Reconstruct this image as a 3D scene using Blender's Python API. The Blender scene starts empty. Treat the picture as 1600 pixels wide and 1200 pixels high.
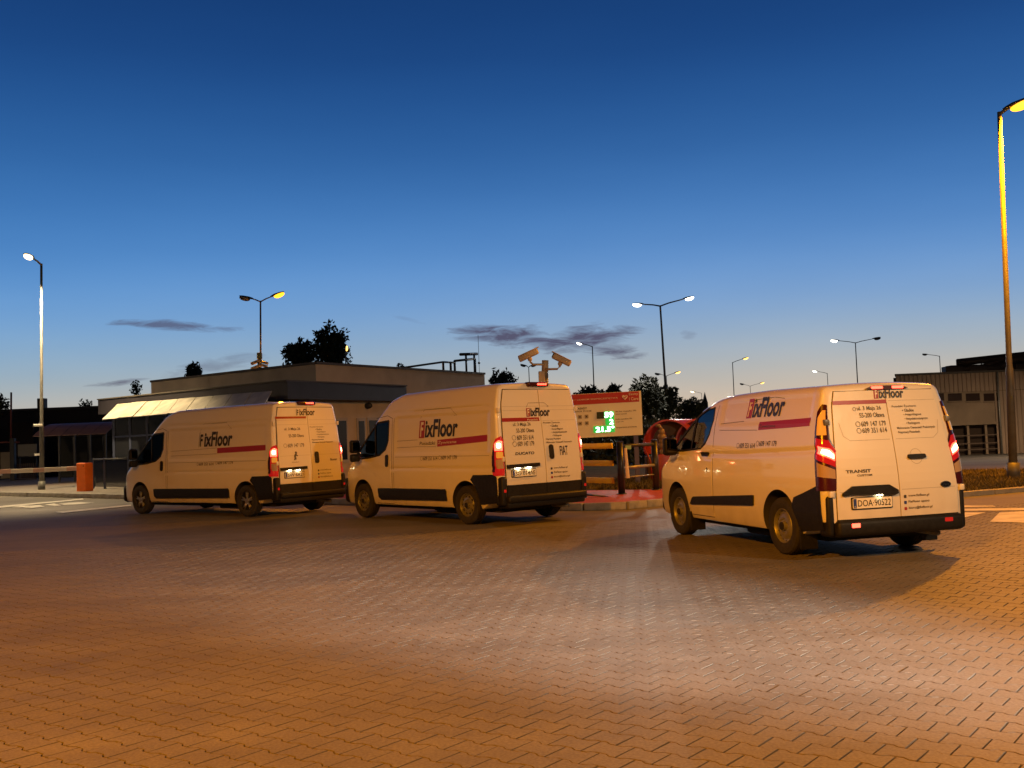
import bpy, bmesh, math, random
from mathutils import Vector, Matrix, noise
random.seed(7)
sc = bpy.context.scene
COL = sc.collection
R_ = math.radians
def srgb(r, g, b):
    return tuple(((c/255)/12.92 if c/255 <= .04045 else ((c/255+.055)/1.055)**2.4) for c in (r, g, b))

# ------------------------------------------------------------------ camera
FPX, PITCH, ROLL, CAMH = 1611.4, .0502, -.0386, 1.5472
FW = Vector((0, math.cos(PITCH), math.sin(PITCH))); RX = Vector((1, 0, 0)); UX = RX.cross(FW)
RR = math.cos(ROLL)*RX + math.sin(ROLL)*UX
UU = -math.sin(ROLL)*RX + math.cos(ROLL)*UX
cam = bpy.data.cameras.new('camera'); camo = bpy.data.objects.new('camera', cam); COL.objects.link(camo)
cam.sensor_width = 36; cam.lens = 36*FPX/1600; cam.clip_start = .1; cam.clip_end = 3000
M = Matrix((RR, UU, -FW)).transposed().to_4x4(); M.translation = (0, 0, CAMH)
camo.matrix_world = M; sc.camera = camo
CP = Vector((0, 0, CAMH))
def ray(x, y): return FW + RR*((x-800)/FPX) - UU*((y-600)/FPX)
def G(x, y, z=0.0):                     # the ground point under a bearing
    d = ray(x, y); return CP + d*((z-CAMH)/d.z)
def at(x, y, Y):                        # the point of a bearing at distance Y
    d = ray(x, y); return CP + d*(Y/d.y)

# ------------------------------------------------------------------ sky
world = bpy.data.worlds.new('World'); sc.world = world; world.use_nodes = True
wn, wl = world.node_tree.nodes, world.node_tree.links
def build_sky():
    bg = wn['Background']
    tc = wn.new('ShaderNodeTexCoord'); sp = wn.new('ShaderNodeSeparateXYZ')
    wl.new(tc.outputs['Generated'], sp.inputs[0])
    def m(op, a, b=None, c=None, clamp=False):
        n = wn.new('ShaderNodeMath'); n.operation = op; n.use_clamp = clamp
        for i, v in enumerate((a, b, c)):
            if v is None: continue
            if isinstance(v, (int, float)): n.inputs[i].default_value = v
            else: wl.new(v, n.inputs[i])
        return n.outputs[0]
    X, Y, Z = sp.outputs
    # dusk gradient by height over the horizon (the whole dome alike)
    ramp = wn.new('ShaderNodeValToRGB'); ramp.color_ramp.interpolation = 'B_SPLINE'
    el = ramp.color_ramp.elements
    stops = [(0.0, (204, 172, 146)), (.03, (190, 182, 168)), (.07, (142, 172, 190)), (.12, (108, 160, 214)), (.18, (74, 134, 200)),
             (.26, (44, 98, 162)), (.35, (26, 70, 132)), (.5, (10, 37, 82)), (1.0, (5, 16, 40))]
    el[0].position, el[0].color = stops[0][0], (*srgb(*stops[0][1]), 1)
    el[1].position, el[1].color = stops[-1][0], (*srgb(*stops[-1][1]), 1)
    for p, c in stops[1:-1]:
        e = el.new(p); e.color = (*srgb(*c), 1)
    wl.new(m('MAXIMUM', Z, 0.0), ramp.inputs[0])
    # the sun went down to the right of the view: a little warmer and lighter that way
    warm = m('MULTIPLY', m('POWER', m('MAXIMUM', m('ADD', m('MULTIPLY', X, .28), m('MULTIPLY', Y, .96)), 0.0), 6.0),
             m('POWER', m('SUBTRACT', 1.0, m('MAXIMUM', Z, 0.0)), 14.0))
    mx = wn.new('ShaderNodeMixRGB'); mx.blend_type = 'MIX'
    wl.new(m('MULTIPLY', warm, .5), mx.inputs[0]); wl.new(ramp.outputs[0], mx.inputs[1]); mx.inputs[2].default_value = (*srgb(238, 204, 168), 1)
    hz = wn.new('ShaderNodeTexNoise'); hz.inputs['Scale'].default_value = 1.0; hz.inputs['Detail'].default_value = 5; hz.inputs['Roughness'].default_value = .55
    hm = wn.new('ShaderNodeMapping'); hm.inputs['Scale'].default_value = (2.2, 2.2, 9.0); hm.inputs['Rotation'].default_value = (0, R_(9), 0); wl.new(tc.outputs['Generated'], hm.inputs[0]); wl.new(hm.outputs[0], hz.inputs[0])
    hx = wn.new('ShaderNodeMixRGB'); hx.blend_type = 'MULTIPLY'; hx.inputs[0].default_value = 1; wl.new(mx.outputs[0], hx.inputs[1])
    hr = wn.new('ShaderNodeValToRGB'); hr.color_ramp.elements[0].position = .3; hr.color_ramp.elements[0].color = (.93, .95, .965, 1); hr.color_ramp.elements[1].position = .72; hr.color_ramp.elements[1].color = (1.08, 1.05, 1.03, 1)
    wl.new(hz.outputs[0], hr.inputs[0]); wl.new(hr.outputs[0], hx.inputs[2]); mx = hx
    # thin dark cloud streaks low over the horizon
    a = m('DIVIDE', X, m('MAXIMUM', Y, .05)); e = m('DIVIDE', Z, m('MAXIMUM', Y, .05))
    cv = wn.new('ShaderNodeCombineXYZ'); wl.new(m('MULTIPLY', a, 16.0), cv.inputs[0]); wl.new(m('MULTIPLY', e, 80.0), cv.inputs[1])
    nz = wn.new('ShaderNodeTexNoise'); nz.inputs['Scale'].default_value = 1.6; nz.inputs['Detail'].default_value = 7; nz.inputs['Roughness'].default_value = .62
    nz.inputs['Distortion'].default_value = .6
    wl.new(cv.outputs[0], nz.inputs[0]); N = nz.outputs[0]
    total = None
    for (px, py, hw, hh, rot, k) in [(795, 525, 92, 20, .14, 1.0), (908, 530, 92, 24, -.06, 1.0), (955, 548, 66, 14, .16, .9), (262, 508, 112, 9, .14, .8), (178, 599, 56, 5.5, -.05, .8),
                                      (335, 572, 85, 15, -.12, .42), (1076, 524, 16, 9, 0, .4), (640, 500, 30, 4, .3, .18)]:
        d = ray(px, py); a0, e0 = d.x/d.y, d.z/d.y; rot = -rot - ROLL
        da = m('SUBTRACT', a, a0); de = m('SUBTRACT', e, e0)
        u = m('DIVIDE', m('ADD', m('MULTIPLY', da, math.cos(rot)), m('MULTIPLY', de, math.sin(rot))), hw/FPX)
        v = m('DIVIDE', m('SUBTRACT', m('MULTIPLY', de, math.cos(rot)), m('MULTIPLY', da, math.sin(rot))), hh/FPX)
        r2 = m('ADD', m('MULTIPLY', u, u), m('MULTIPLY', v, v))
        q = m('SUBTRACT', m('ADD', 1.0, m('MULTIPLY', m('SUBTRACT', N, .52), 3.4)), r2)
        q = m('MULTIPLY', m('MULTIPLY', q, .9, clamp=True), m('MULTIPLY', m('SUBTRACT', 1.9, r2), 1.3, clamp=True))
        q = m('MULTIPLY', q, k)
        total = q if total is None else m('MAXIMUM', total, q)
    total = m('MULTIPLY', total, m('GREATER_THAN', Y, .06))
    cl = wn.new('ShaderNodeMixRGB'); wl.new(m('MULTIPLY', total, .92), cl.inputs[0]); wl.new(mx.outputs[0], cl.inputs[1]); cl.inputs[2].default_value = (*srgb(80, 74, 98), 1)
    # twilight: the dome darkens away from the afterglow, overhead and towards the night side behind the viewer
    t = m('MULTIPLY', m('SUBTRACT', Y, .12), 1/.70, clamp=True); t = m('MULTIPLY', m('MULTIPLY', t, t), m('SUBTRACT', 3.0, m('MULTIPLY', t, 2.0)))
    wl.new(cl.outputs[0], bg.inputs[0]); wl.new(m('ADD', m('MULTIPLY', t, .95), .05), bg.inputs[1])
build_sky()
sc.view_settings.view_transform = 'Standard'; sc.view_settings.look = 'None'
sc.view_settings.exposure = 0; sc.view_settings.gamma = 1
# the sun is below the horizon: light comes from the sky, the lit street lamps and added unseen lamps (energies in watts)
E_BEAM = 43000; E_HALL = 6500; E_WEST = 3200
SODIUM = (1.0, .315, .004); WARM = (1.0, .72, .36); COOL = (1.0, .90, .74)
E_RIGHT, E_LEFT, E_MID, E_CENTRE, E_NEAR_ASSUMED, E_NEARW_ASSUMED = 8500, 6500, 2600, 3000, 19500, 6000

# ------------------------------------------------------------------ helpers
def link(o, parent=None):
    COL.objects.link(o)
    if parent is not None: o.parent = parent
    return o
def tag(o, label=None, cat=None, group=None, kind=None):
    if label: o['label'] = label
    if cat: o['category'] = cat
    if group: o['group'] = group
    if kind: o['kind'] = kind
    return o
def empty(name, loc=(0, 0, 0), rz=0, label=None, cat=None, group=None):
    o = bpy.data.objects.new(name, None); o.location = loc; o.rotation_euler = (0, 0, rz); o.empty_display_size = .2
    link(o); return tag(o, label, cat, group)
def sharpen(bm, ang=38):
    for f in bm.faces: f.smooth = True
    for e in bm.edges:
        if len(e.link_faces) == 2 and e.calc_face_angle(0) > R_(ang): e.smooth = False
def obj(name, bm, mat, parent=None, smooth=False, loc=None):
    if smooth: sharpen(bm)
    me = bpy.data.meshes.new(name); bm.to_mesh(me); bm.free()
    if mat is not None:
        for mm in (mat if isinstance(mat, (list, tuple)) else [mat]): me.materials.append(mm)
    o = bpy.data.objects.new(name, me)
    if loc is not None: o.location = loc
    return link(o, parent)
def raw(name, verts, faces, mat, parent=None, smooth=False):
    me = bpy.data.meshes.new(name); me.from_pydata(verts, [], faces); me.materials.append(mat)
    if smooth: me.polygons.foreach_set('use_smooth', [True]*len(me.polygons))
    o = bpy.data.objects.new(name, me); return link(o, parent)
def B(): return bmesh.new()
def box(bm, c, s, rot=None, bev=0, seg=2):
    t = bmesh.new(); bmesh.ops.create_cube(t, size=1)
    bmesh.ops.scale(t, vec=s, verts=t.verts)
    if bev: bmesh.ops.bevel(t, geom=t.edges[:], offset=bev, segments=seg, affect='EDGES', profile=.5)
    if rot is not None: bmesh.ops.rotate(t, matrix=rot, verts=t.verts)
    bmesh.ops.translate(t, vec=c, verts=t.verts)
    merge(bm, t)
def merge(bm, t):
    me = bpy.data.meshes.new('t'); t.to_mesh(me); t.free(); bm.from_mesh(me); bpy.data.meshes.remove(me)
def tube(bm, pts, r, seg=10, r2=None, caps=True):
    pts = [Vector(p) for p in pts]; n = len(pts); rings = []
    for i, p in enumerate(pts):
        d = (pts[min(i+1, n-1)] - pts[max(i-1, 0)]).normalized()
        a = Vector((0, 0, 1)) if abs(d.z) < .9 else Vector((1, 0, 0))
        s = d.cross(a).normalized(); t = s.cross(d)
        rad = r if r2 is None else r + (r2-r)*i/(n-1)
        rings.append([bm.verts.new(p + (s*math.cos(k*2*math.pi/seg) + t*math.sin(k*2*math.pi/seg))*rad) for k in range(seg)])
    for i in range(n-1):
        for k in range(seg):
            bm.faces.new((rings[i][k], rings[i][(k+1) % seg], rings[i+1][(k+1) % seg], rings[i+1][k]))
    if caps:
        bm.faces.new(rings[0][::-1]); bm.faces.new(rings[-1])
def lathe(bm, prof, c=(0, 0, 0), seg=32, axis='Y', caps=True):
    """prof: list of (radius, along); axis Y (wheels) or Z"""
    c = Vector(c); rings = []
    for r, a in prof:
        ring = []
        for k in range(seg):
            t = k*2*math.pi/seg; u, v = r*math.cos(t), r*math.sin(t)
            ring.append(bm.verts.new(c + (Vector((u, a, v)) if axis == 'Y' else Vector((u, v, a)))))
        rings.append(ring)
    for i in range(len(rings)-1):
        for k in range(seg):
            bm.faces.new((rings[i][k], rings[i][(k+1) % seg], rings[i+1][(k+1) % seg], rings[i+1][k]))
    if caps and prof[0][0] > 1e-4: bm.faces.new(rings[0][::-1])
    if caps and prof[-1][0] > 1e-4: bm.faces.new(rings[-1])
    bmesh.ops.remove_doubles(bm, verts=bm.verts, dist=1e-5)
    bmesh.ops.recalc_face_normals(bm, faces=bm.faces)
def prism(bm, pts, z0, z1):
    a = [bm.verts.new((x, y, z0)) for x, y in pts]; b = [bm.verts.new((x, y, z1)) for x, y in pts]; n = len(pts)
    bm.faces.new(a[::-1]); bm.faces.new(b)
    for i in range(n): bm.faces.new((a[i], a[(i+1) % n], b[(i+1) % n], b[i]))
    bmesh.ops.recalc_face_normals(bm, faces=bm.faces)
def quadpanel(bm, p0, p1, z0, z1, t):
    """a vertical slab from p0 to p1 (x,y), thickness t to the side away from the camera"""
    p0, p1 = Vector(p0[:2]), Vector(p1[:2]); d = (p1-p0).normalized(); n = Vector((-d.y, d.x))
    if n.y < 0: n = -n
    prism(bm, [p0, p1, p1+n*t, p0+n*t], z0, z1)

# ------------------------------------------------------------------ materials
MATS = {}
def mat(name, col, rough=.5, metal=0, noise_amt=0, scale=8, bump=0, bscale=60, emit=None, estr=0, coat=0, spec=.5, alpha=None):
    if name in MATS: return MATS[name]
    m = bpy.data.materials.new(name); m.use_nodes = True; MATS[name] = m
    nt = m.node_tree; b = nt.nodes['Principled BSDF']
    b.inputs['Base Color'].default_value = (*col, 1); b.inputs['Roughness'].default_value = rough; b.inputs['Metallic'].default_value = metal
    b.inputs['Specular IOR Level'].default_value = spec
    if coat: b.inputs['Coat Weight'].default_value = coat; b.inputs['Coat Roughness'].default_value = .035
    if emit: b.inputs['Emission Color'].default_value = (*emit, 1); b.inputs['Emission Strength'].default_value = estr
    if noise_amt:
        tc = nt.nodes.new('ShaderNodeTexCoord'); n = nt.nodes.new('ShaderNodeTexNoise'); n.inputs['Scale'].default_value = scale; n.inputs['Detail'].default_value = 6
        nt.links.new(tc.outputs['Object'], n.inputs['Vector'])
        r = nt.nodes.new('ShaderNodeValToRGB'); r.color_ramp.elements[0].position = .3; r.color_ramp.elements[1].position = .72
        r.color_ramp.elements[0].color = (*[c*(1-noise_amt) for c in col], 1); r.color_ramp.elements[1].color = (*[min(1, c*(1+noise_amt*.6)) for c in col], 1)
        nt.links.new(n.outputs[0], r.inputs[0]); nt.links.new(r.outputs[0], b.inputs['Base Color'])
    if bump:
        tc = nt.nodes.new('ShaderNodeTexCoord'); n = nt.nodes.new('ShaderNodeTexNoise'); n.inputs['Scale'].default_value = bscale; n.inputs['Detail'].default_value = 4
        nt.links.new(tc.outputs['Object'], n.inputs['Vector'])
        bp = nt.nodes.new('ShaderNodeBump'); bp.inputs['Strength'].default_value = bump; bp.inputs['Distance'].default_value = .01
        nt.links.new(n.outputs[0], bp.inputs['Height']); nt.links.new(bp.outputs[0], b.inputs['Normal'])
    return m
def glassy(name, tint=.3, ior=1.5, base=(.02, .02, .022)):
    if name in MATS: return MATS[name]
    m = bpy.data.materials.new(name); m.use_nodes = True; MATS[name] = m
    nt = m.node_tree; nt.nodes.clear()
    out = nt.nodes.new('ShaderNodeOutputMaterial'); mx = nt.nodes.new('ShaderNodeMixShader'); fr = nt.nodes.new('ShaderNodeFresnel'); fr.inputs[0].default_value = ior
    tr = nt.nodes.new('ShaderNodeBsdfTransparent'); tr.inputs[0].default_value = (tint, tint*1.04, tint*1.02, 1)
    gl = nt.nodes.new('ShaderNodeBsdfGlossy'); gl.inputs['Roughness'].default_value = .03; gl.inputs[0].default_value = (.95, .95, .95, 1)
    nt.links.new(fr.outputs[0], mx.inputs[0]); nt.links.new(tr.outputs[0], mx.inputs[1]); nt.links.new(gl.outputs[0], mx.inputs[2]); nt.links.new(mx.outputs[0], out.inputs[0])
    return m
def paint_mat():
    m = mat('van_white_paint', (.74, .73, .70), .30, coat=1)
    nt = m.node_tree; b = nt.nodes['Principled BSDF']
    tc = nt.nodes.new('ShaderNodeTexCoord'); sp = nt.nodes.new('ShaderNodeSeparateXYZ'); nt.links.new(tc.outputs['Object'], sp.inputs[0])
    n = nt.nodes.new('ShaderNodeTexNoise'); n.inputs['Scale'].default_value = 5; n.inputs['Detail'].default_value = 8; nt.links.new(tc.outputs['Object'], n.inputs[0])
    # road film thrown up by the wheels along the sills
    mr = nt.nodes.new('ShaderNodeMapRange'); mr.inputs[1].default_value = .9; mr.inputs[2].default_value = .2; mr.inputs[3].default_value = 0; mr.inputs[4].default_value = 1
    nt.links.new(sp.outputs[2], mr.inputs[0])
    mu = nt.nodes.new('ShaderNodeMath'); mu.operation = 'MULTIPLY'; nt.links.new(mr.outputs[0], mu.inputs[0]); nt.links.new(n.outputs[0], mu.inputs[1])
    mx = nt.nodes.new('ShaderNodeMixRGB'); mx.inputs[1].default_value = (.74, .73, .70, 1); mx.inputs[2].default_value = (.40, .36, .31, 1)
    nt.links.new(mu.outputs[0], mx.inputs[0]); nt.links.new(mx.outputs[0], b.inputs['Base Color'])
    r = nt.nodes.new('ShaderNodeMapRange'); r.inputs[3].default_value = .28; r.inputs[4].default_value = .46; nt.links.new(n.outputs[0], r.inputs[0]); nt.links.new(r.outputs[0], b.inputs['Roughness'])
    return m
PAINT = paint_mat()
BLACKP = mat('black_plastic', (.013, .013, .014), .5, spec=.22, noise_amt=.4, scale=20, bump=.15, bscale=300)
SEAL = mat('rubber_seal', (.012, .012, .012), .7)
TYRE = mat('tyre_rubber', (.022, .021, .02), .85, noise_amt=.35, scale=14, bump=.3, bscale=120)
STEEL = mat('wheel_steel', (.19, .19, .19), .42, .3, noise_amt=.3, scale=10)
ALLOY = mat('wheel_alloy', (.5, .5, .5), .3, .85)
DARKHOLE = mat('dark_hole', (.008, .008, .008), .9)
GLASS = glassy('car_glass', .45)
INTER = mat('cab_interior', (.03, .03, .032), .8)
REDV = mat('red_vinyl', (.30, .012, .022), .4)
NAVY = mat('navy_vinyl', (.012, .014, .035), .4)
GREYV = mat('grey_vinyl', (.05, .045, .042), .45)
WHITEV = mat('white_vinyl', (.75, .74, .72), .4)
BLUEV = mat('blue_vinyl', (.02, .05, .28), .4)
CHROME = mat('chrome', (.6, .6, .6), .15, 1)
REDLENS = mat('red_lens', (.30, .006, .008), .12, coat=.6, emit=(1, .03, .02), estr=.25)
REDLIT = mat('lit_brake_lamp', (.6, .02, .02), .2, emit=(1, .05, .025), estr=9)
HOTLIT = mat('lit_bulb', (1, .5, .3), .2, emit=(1, .42, .16), estr=26)
CLEARLENS = mat('clear_lens', (.42, .30, .20), .12, coat=.6)
AMBER = mat('amber_lens', (.55, .22, .03), .14, coat=.6, emit=(1, .5, .05), estr=.35)
PLATELIT = mat('plate_lamp', (1, .9, .6), .3, emit=(1, .82, .45), estr=30)
PLATE = mat('plate_white', (.78, .77, .72), .35)
GALV = mat('galvanised_steel', (.30, .30, .29), .48, .55, noise_amt=.25, scale=6)
DKMETAL = mat('dark_metal', (.035, .036, .04), .5, .3)
LENS_OFF = mat('unlit_lens', (.2, .2, .2), .2)

def text_bm(s, bold=0.0, shear=0.0, res=3):
    cu = bpy.data.curves.new('t', 'FONT'); cu.body = s; cu.size = 1; cu.offset = bold; cu.shear = shear; cu.resolution_u = res; cu.fill_mode = 'FRONT'
    o = bpy.data.objects.new('t', cu); COL.objects.link(o)
    dg = bpy.context.evaluated_depsgraph_get(); me = bpy.data.meshes.new_from_object(o.evaluated_get(dg))
    bm = bmesh.new(); bm.from_mesh(me); bpy.data.meshes.remove(me)
    bpy.data.objects.remove(o); bpy.data.curves.remove(cu)
    return bm
def fit(bm, w, h):
    xs = [v.co.x for v in bm.verts]; ys = [v.co.y for v in bm.verts]; x0, x1, y0, y1 = min(xs), max(xs), min(ys), max(ys)
    sx = w/(x1-x0) if w else h/(y1-y0)
    for v in bm.verts: v.co = Vector(((v.co.x-x0)*sx, (v.co.y-y0)*(h/(y1-y0)), 0))
    return bm

# ------------------------------------------------------------------ ground
def concrete_paver():
    m = bpy.data.materials.new('concrete_paver'); m.use_nodes = True; MATS['concrete_paver'] = m
    nt = m.node_tree; b = nt.nodes['Principled BSDF']; L = nt.links
    geo = nt.nodes.new('ShaderNodeNewGeometry')
    def ns(s, d=5, r=.6):
        n = nt.nodes.new('ShaderNodeTexNoise'); n.inputs['Scale'].default_value = s; n.inputs['Detail'].default_value = d; n.inputs['Roughness'].default_value = r
        L.new(geo.outputs['Position'], n.inputs[0]); return n.outputs[0]
    big, mid, fine = ns(.22), ns(2.3), ns(55, 3)
    # tyre-worn dark tracks across the yard
    mp = nt.nodes.new('ShaderNodeMapping'); mp.inputs['Rotation'].default_value = (0, 0, R_(28)); mp.inputs['Scale'].default_value = (.10, 1.1, 1); L.new(geo.outputs['Position'], mp.inputs[0])
    tr = nt.nodes.new('ShaderNodeTexNoise'); tr.inputs['Scale'].default_value = 1; tr.inputs['Detail'].default_value = 3; L.new(mp.outputs[0], tr.inputs[0])
    def ramp(src, p0, c0, p1, c1):
        r = nt.nodes.new('ShaderNodeValToRGB'); r.color_ramp.elements[0].position = p0; r.color_ramp.elements[0].color = (*c0, 1); r.color_ramp.elements[1].position = p1; r.color_ramp.elements[1].color = (*c1, 1)
        L.new(src, r.inputs[0]); return r.outputs[0]
    def mul(a, c):
        x = nt.nodes.new('ShaderNodeMixRGB'); x.blend_type = 'MULTIPLY'; x.inputs[0].default_value = 1; L.new(a, x.inputs[1]); L.new(c, x.inputs[2]); return x.outputs[0]
    c = ramp(big, .3, (.165, .155, .138), .7, (.235, .222, .198))
    c = mul(c, ramp(mid, .25, (.80, .80, .80), .75, (1.08, 1.08, 1.08)))
    c = mul(c, ramp(fine, .3, (.70, .70, .70), .75, (1.2, 1.2, 1.2)))
    c = mul(c, ramp(tr.outputs[0], .36, (.84, .83, .82), .60, (1, 1, 1)))
    L.new(c, b.inputs['Base Color'])
    rr = nt.nodes.new('ShaderNodeMapRange'); rr.inputs[3].default_value = .50; rr.inputs[4].default_value = .68; b.inputs['Specular IOR Level'].default_value = .10; L.new(mid, rr.inputs[0]); L.new(rr.outputs[0], b.inputs['Roughness'])
    bp = nt.nodes.new('ShaderNodeBump'); bp.inputs['Strength'].default_value = .35; bp.inputs['Distance'].default_value = .004; L.new(fine, bp.inputs['Height']); L.new(bp.outputs[0], b.inputs['Normal'])
    return m
PAVER = concrete_paver()
FLANK = mat('dirty_stone_flank', (.10, .088, .07), .9, spec=.1)
JOINT = mat('joint_sand', (.055, .048, .04), .95)
def gz(x, y):                                     # the yard falls away behind the verge on the right
    t = max(0, min(1, (x-1)/10)); t = t*t*(3-2*t)
    return -.0225*max(0, min(y, 110)-29)*t
def build_ground():
    ys = [-40, -20, -8, 0, 3] + [4+i*2 for i in range(8)] + [21, 24, 27, 29, 31, 34, 38, 42, 48, 56, 66, 80, 100, 140, 220, 400, 900]
    xs = [-700, -300, -120, -70, -45, -32, -26, -22, -18, -15, -12, -10, -8, -6, -4, -2, 0, 1, 2, 3, 4, 5, 6, 7, 8, 9, 10, 11, 12, 14, 17, 21, 26, 34, 45, 70, 120, 300, 700]
    v = [(x, y, gz(x, y)-.0085) for y in ys for x in xs]; n = len(xs)
    f = [(j*n+i, j*n+i+1, (j+1)*n+i+1, (j+1)*n+i) for j in range(len(ys)-1) for i in range(n-1)]
    g = raw('paved_yard', v, f, PAVER); tag(g, kind='structure')
    # the joints between the stones are filled with dark sand: a sheet under the stones
    jb = [(-11, 3.2), (11, 3.2), (12.5, 18), (8.4, 19.0), (-9, 19.0), (-12.5, 18)]
    # individual stones: double-T shape, laid in rows at -38 degrees
    Lu, Wv, DL, J = .200, .165, .011, .0024
    prof = [(0, 1), (.17, 1), (.33, -1), (.67, -1), (.83, 1), (1, 1)]
    def outline(inset):
        top = [(a*Lu-Lu/2, Wv/2+DL*s) for a, s in prof]; bot = [(a*Lu-Lu/2, -Wv/2-DL*s) for a, s in reversed(prof)]
        o = []
        for x, y in bot[::-1]+top[::-1]:
            o.append((x - math.copysign(inset, x) if abs(x) > Lu/2-1e-6 else x, y - math.copysign(inset, y)))
        return o
    top, base = outline(J+.0028), outline(J)
    n = len(top)
    pv = [(x, y, 0) for x, y in top] + [(x, y, -.0075) for x, y in base]
    pf = [tuple(range(n))] + [(n+i, n+(i+1) % n, (i+1) % n, i) for i in range(n)]
    ang = R_(-38); ca, sa = math.cos(ang), math.sin(ang)
    pme = bpy.data.meshes.new('paver'); pme.from_pydata(pv, [], pf); pme.materials.append(PAVER); pme.materials.append(FLANK); pme.polygons.foreach_set('material_index', [0]+[1]*n)
    rnd = random.Random(3)
    cells = []
    for k in range(-155, 156):
        for i in range(-155, 156):
            u = (i + (.5 if k % 2 else 0))*Lu; w = k*Wv
            x = ca*u - sa*w; y = 9 + sa*u + ca*w
            if 3.6 < y < 19.0:
                # inside the view with a margin
                if abs(x) < .53*y + .8 and y < 17.6 + .1*x: cells.append((x, y))
    def near(c):
        x, y = c
        return (x*x + y*y) if abs(x)/y < .48 and y > 4.72 else 1e6
    cells.sort(key=near)
    V, F = [], []
    for q, (x, y) in enumerate(cells):
        z = rnd.uniform(-.0012, .0008); rx, ry = rnd.gauss(0, .0055), rnd.gauss(0, .0055); da = rnd.gauss(0, .006); fl = math.pi if rnd.random() < .5 else 0
        if q < 300:
            o = bpy.data.objects.new('paver', pme); link(o, g); o.location = (x, y, z); o.rotation_euler = (rx, ry, ang+da+fl)
        else:
            c, s = math.cos(ang+da), math.sin(ang+da); b0 = len(V)
            for vx, vy, vz in pv: V.append((x+c*vx-s*vy, y+s*vx+c*vy, z+vz+rx*vy-ry*vx))
            F += [tuple(b0+t for t in fc) for fc in pf]
    fld = raw('paver_field', V, F, PAVER, g); fld['kind'] = 'stuff'
    fld.data.materials.append(FLANK); fld.data.polygons.foreach_set('material_index', ([0]+[1]*n)*(len(F)//(n+1)))
    # dark sand sheet just under the stones
    jv = [(x, y, -.0066) for x, y in ((-2.5, 3.4), (2.5, 3.4), (10.3, 18.5), (-9.6, 16.2))]
    raw('joint_sand', jv, [(0, 1, 2, 3)], JOINT, g)
    return g
ground = build_ground()
WPAINT = mat('road_paint', (.62, .60, .55), .6, noise_amt=.35, scale=3)
def mark(name, pix, label):
    v = [G(*p) for p in pix]; v = [(p.x, p.y, .005) for p in v]
    raw(name, v, [tuple(range(len(v)))], WPAINT, ground)
mark('lane_line', [(-40, 794.5), (129, 779.2), (131, 780.6), (-40, 797.5)], '')
mark('lane_line', [(86, 800.2), (205, 788.6), (205, 790.6), (98, 802)], '')
for pts in ([(18, 792.6), (34, 790.2), (46, 790.4), (62, 789.2), (70, 792), (50, 793.8), (38, 793.2)], [(70, 788.6), (84, 786.8), (96, 789.8), (86, 791)], [(92, 787.2), (122, 784.6), (148, 786), (120, 788.2), (100, 789)]):
    mark('painted_arrow', pts, '')
for pts in ([(1440, 790), (1552, 790.4), (1556, 791.8), (1440, 793.8)], [(1440, 796.5), (1586, 794.2), (1640, 794.6), (1640, 797), (1440, 799.5)], [(1440, 801), (1541, 800.8), (1503, 810), (1440, 816)], [(1562, 801), (1640, 797.6), (1640, 818), (1547, 815.6)]):
    mark('crossing_stripe', pts, '')

# ------------------------------------------------------------------ island, kerbs, verges
REDP = mat('red_paving', (.40, .10, .085), .6, spec=.12, noise_amt=.3, scale=9, bump=.3, bscale=40)
GREYP = mat('grey_paving', (.22, .20, .18), .65, spec=.12, noise_amt=.25, scale=5, bump=.3, bscale=40)
KERB = mat('kerb_concrete', (.30, .285, .255), .7, noise_amt=.25, scale=7, bump=.2)
SOIL = mat('dry_turf', (.075, .062, .022), .95, spec=.03, noise_amt=.5, scale=4, bump=.5, bscale=30)
GRASS = mat('dry_grass', (.115, .092, .03), .8, noise_amt=.5, scale=2)
def flat(name, pts, z, m, parent=None):
    o = raw(name, [(x, y, z+gz(x, y)) for x, y in pts], [tuple(range(len(pts)))], m, parent)
    if parent is None: tag(o, kind='structure')
    return o
KA, KB = Vector((-30, 49.2)), Vector((1.35, 20.85))
IP = [(-30, 49.2), (1.35, 20.85), (2.2, 20.75), (3.0, 21.3), (4.3, 23.2), (5.4, 26), (-1.5, 27.5), (-6.5, 36), (-6.5, 62), (-30, 62)]
island = flat('traffic_island', IP, .125, GREYP)
flat('red_pavement', [(-9.3, 30.62), (1.4, 21.0), (2.2, 20.92), (2.9, 21.42), (4.2, 23.3), (4.6, 24.4), (2.0, 25.6), (-8.0, 34.0)], .129, REDP, island)
tv, tf = [], []
for j in range(14):
    for i in range(9):
        y = 25.0 + j*2.0; xa, xb = -3.5-.42*(y-27)+(max(0, 28-y)*1.9), 4.5+.42*(y-25); x = xa+(xb-xa)*i/8
        tv.append((x, y, gz(x, y)+.133))
        if i and j: q = j*9+i; tf.append((q-10, q-9, q, q-1))
raw('turf', tv, tf, SOIL, island)
kb = B(); box(kb, (0, 0, .068), (.985, .15, .15), bev=.018); kme = bpy.data.meshes.new('kerb_stone'); sharpen(kb); kb.to_mesh(kme); kb.free(); kme.materials.append(KERB)
def kerb_run(a, b, parent, step=1.0, z=0):
    a, b = Vector(a), Vector(b); d = b-a; n = max(1, round(d.length/step)); an = math.atan2(d.y, d.x)
    for i in range(n):
        p = a + d*((i+.5)/n); o = bpy.data.objects.new('kerb_stone', kme); link(o, parent)
        o.location = (p.x, p.y, z + gz(p.x, p.y) + random.uniform(-.004, .004)); o.rotation_euler = (0, 0, an + random.uniform(-.006, .006)); o.scale = (d.length/n, 1, 1)
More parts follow.
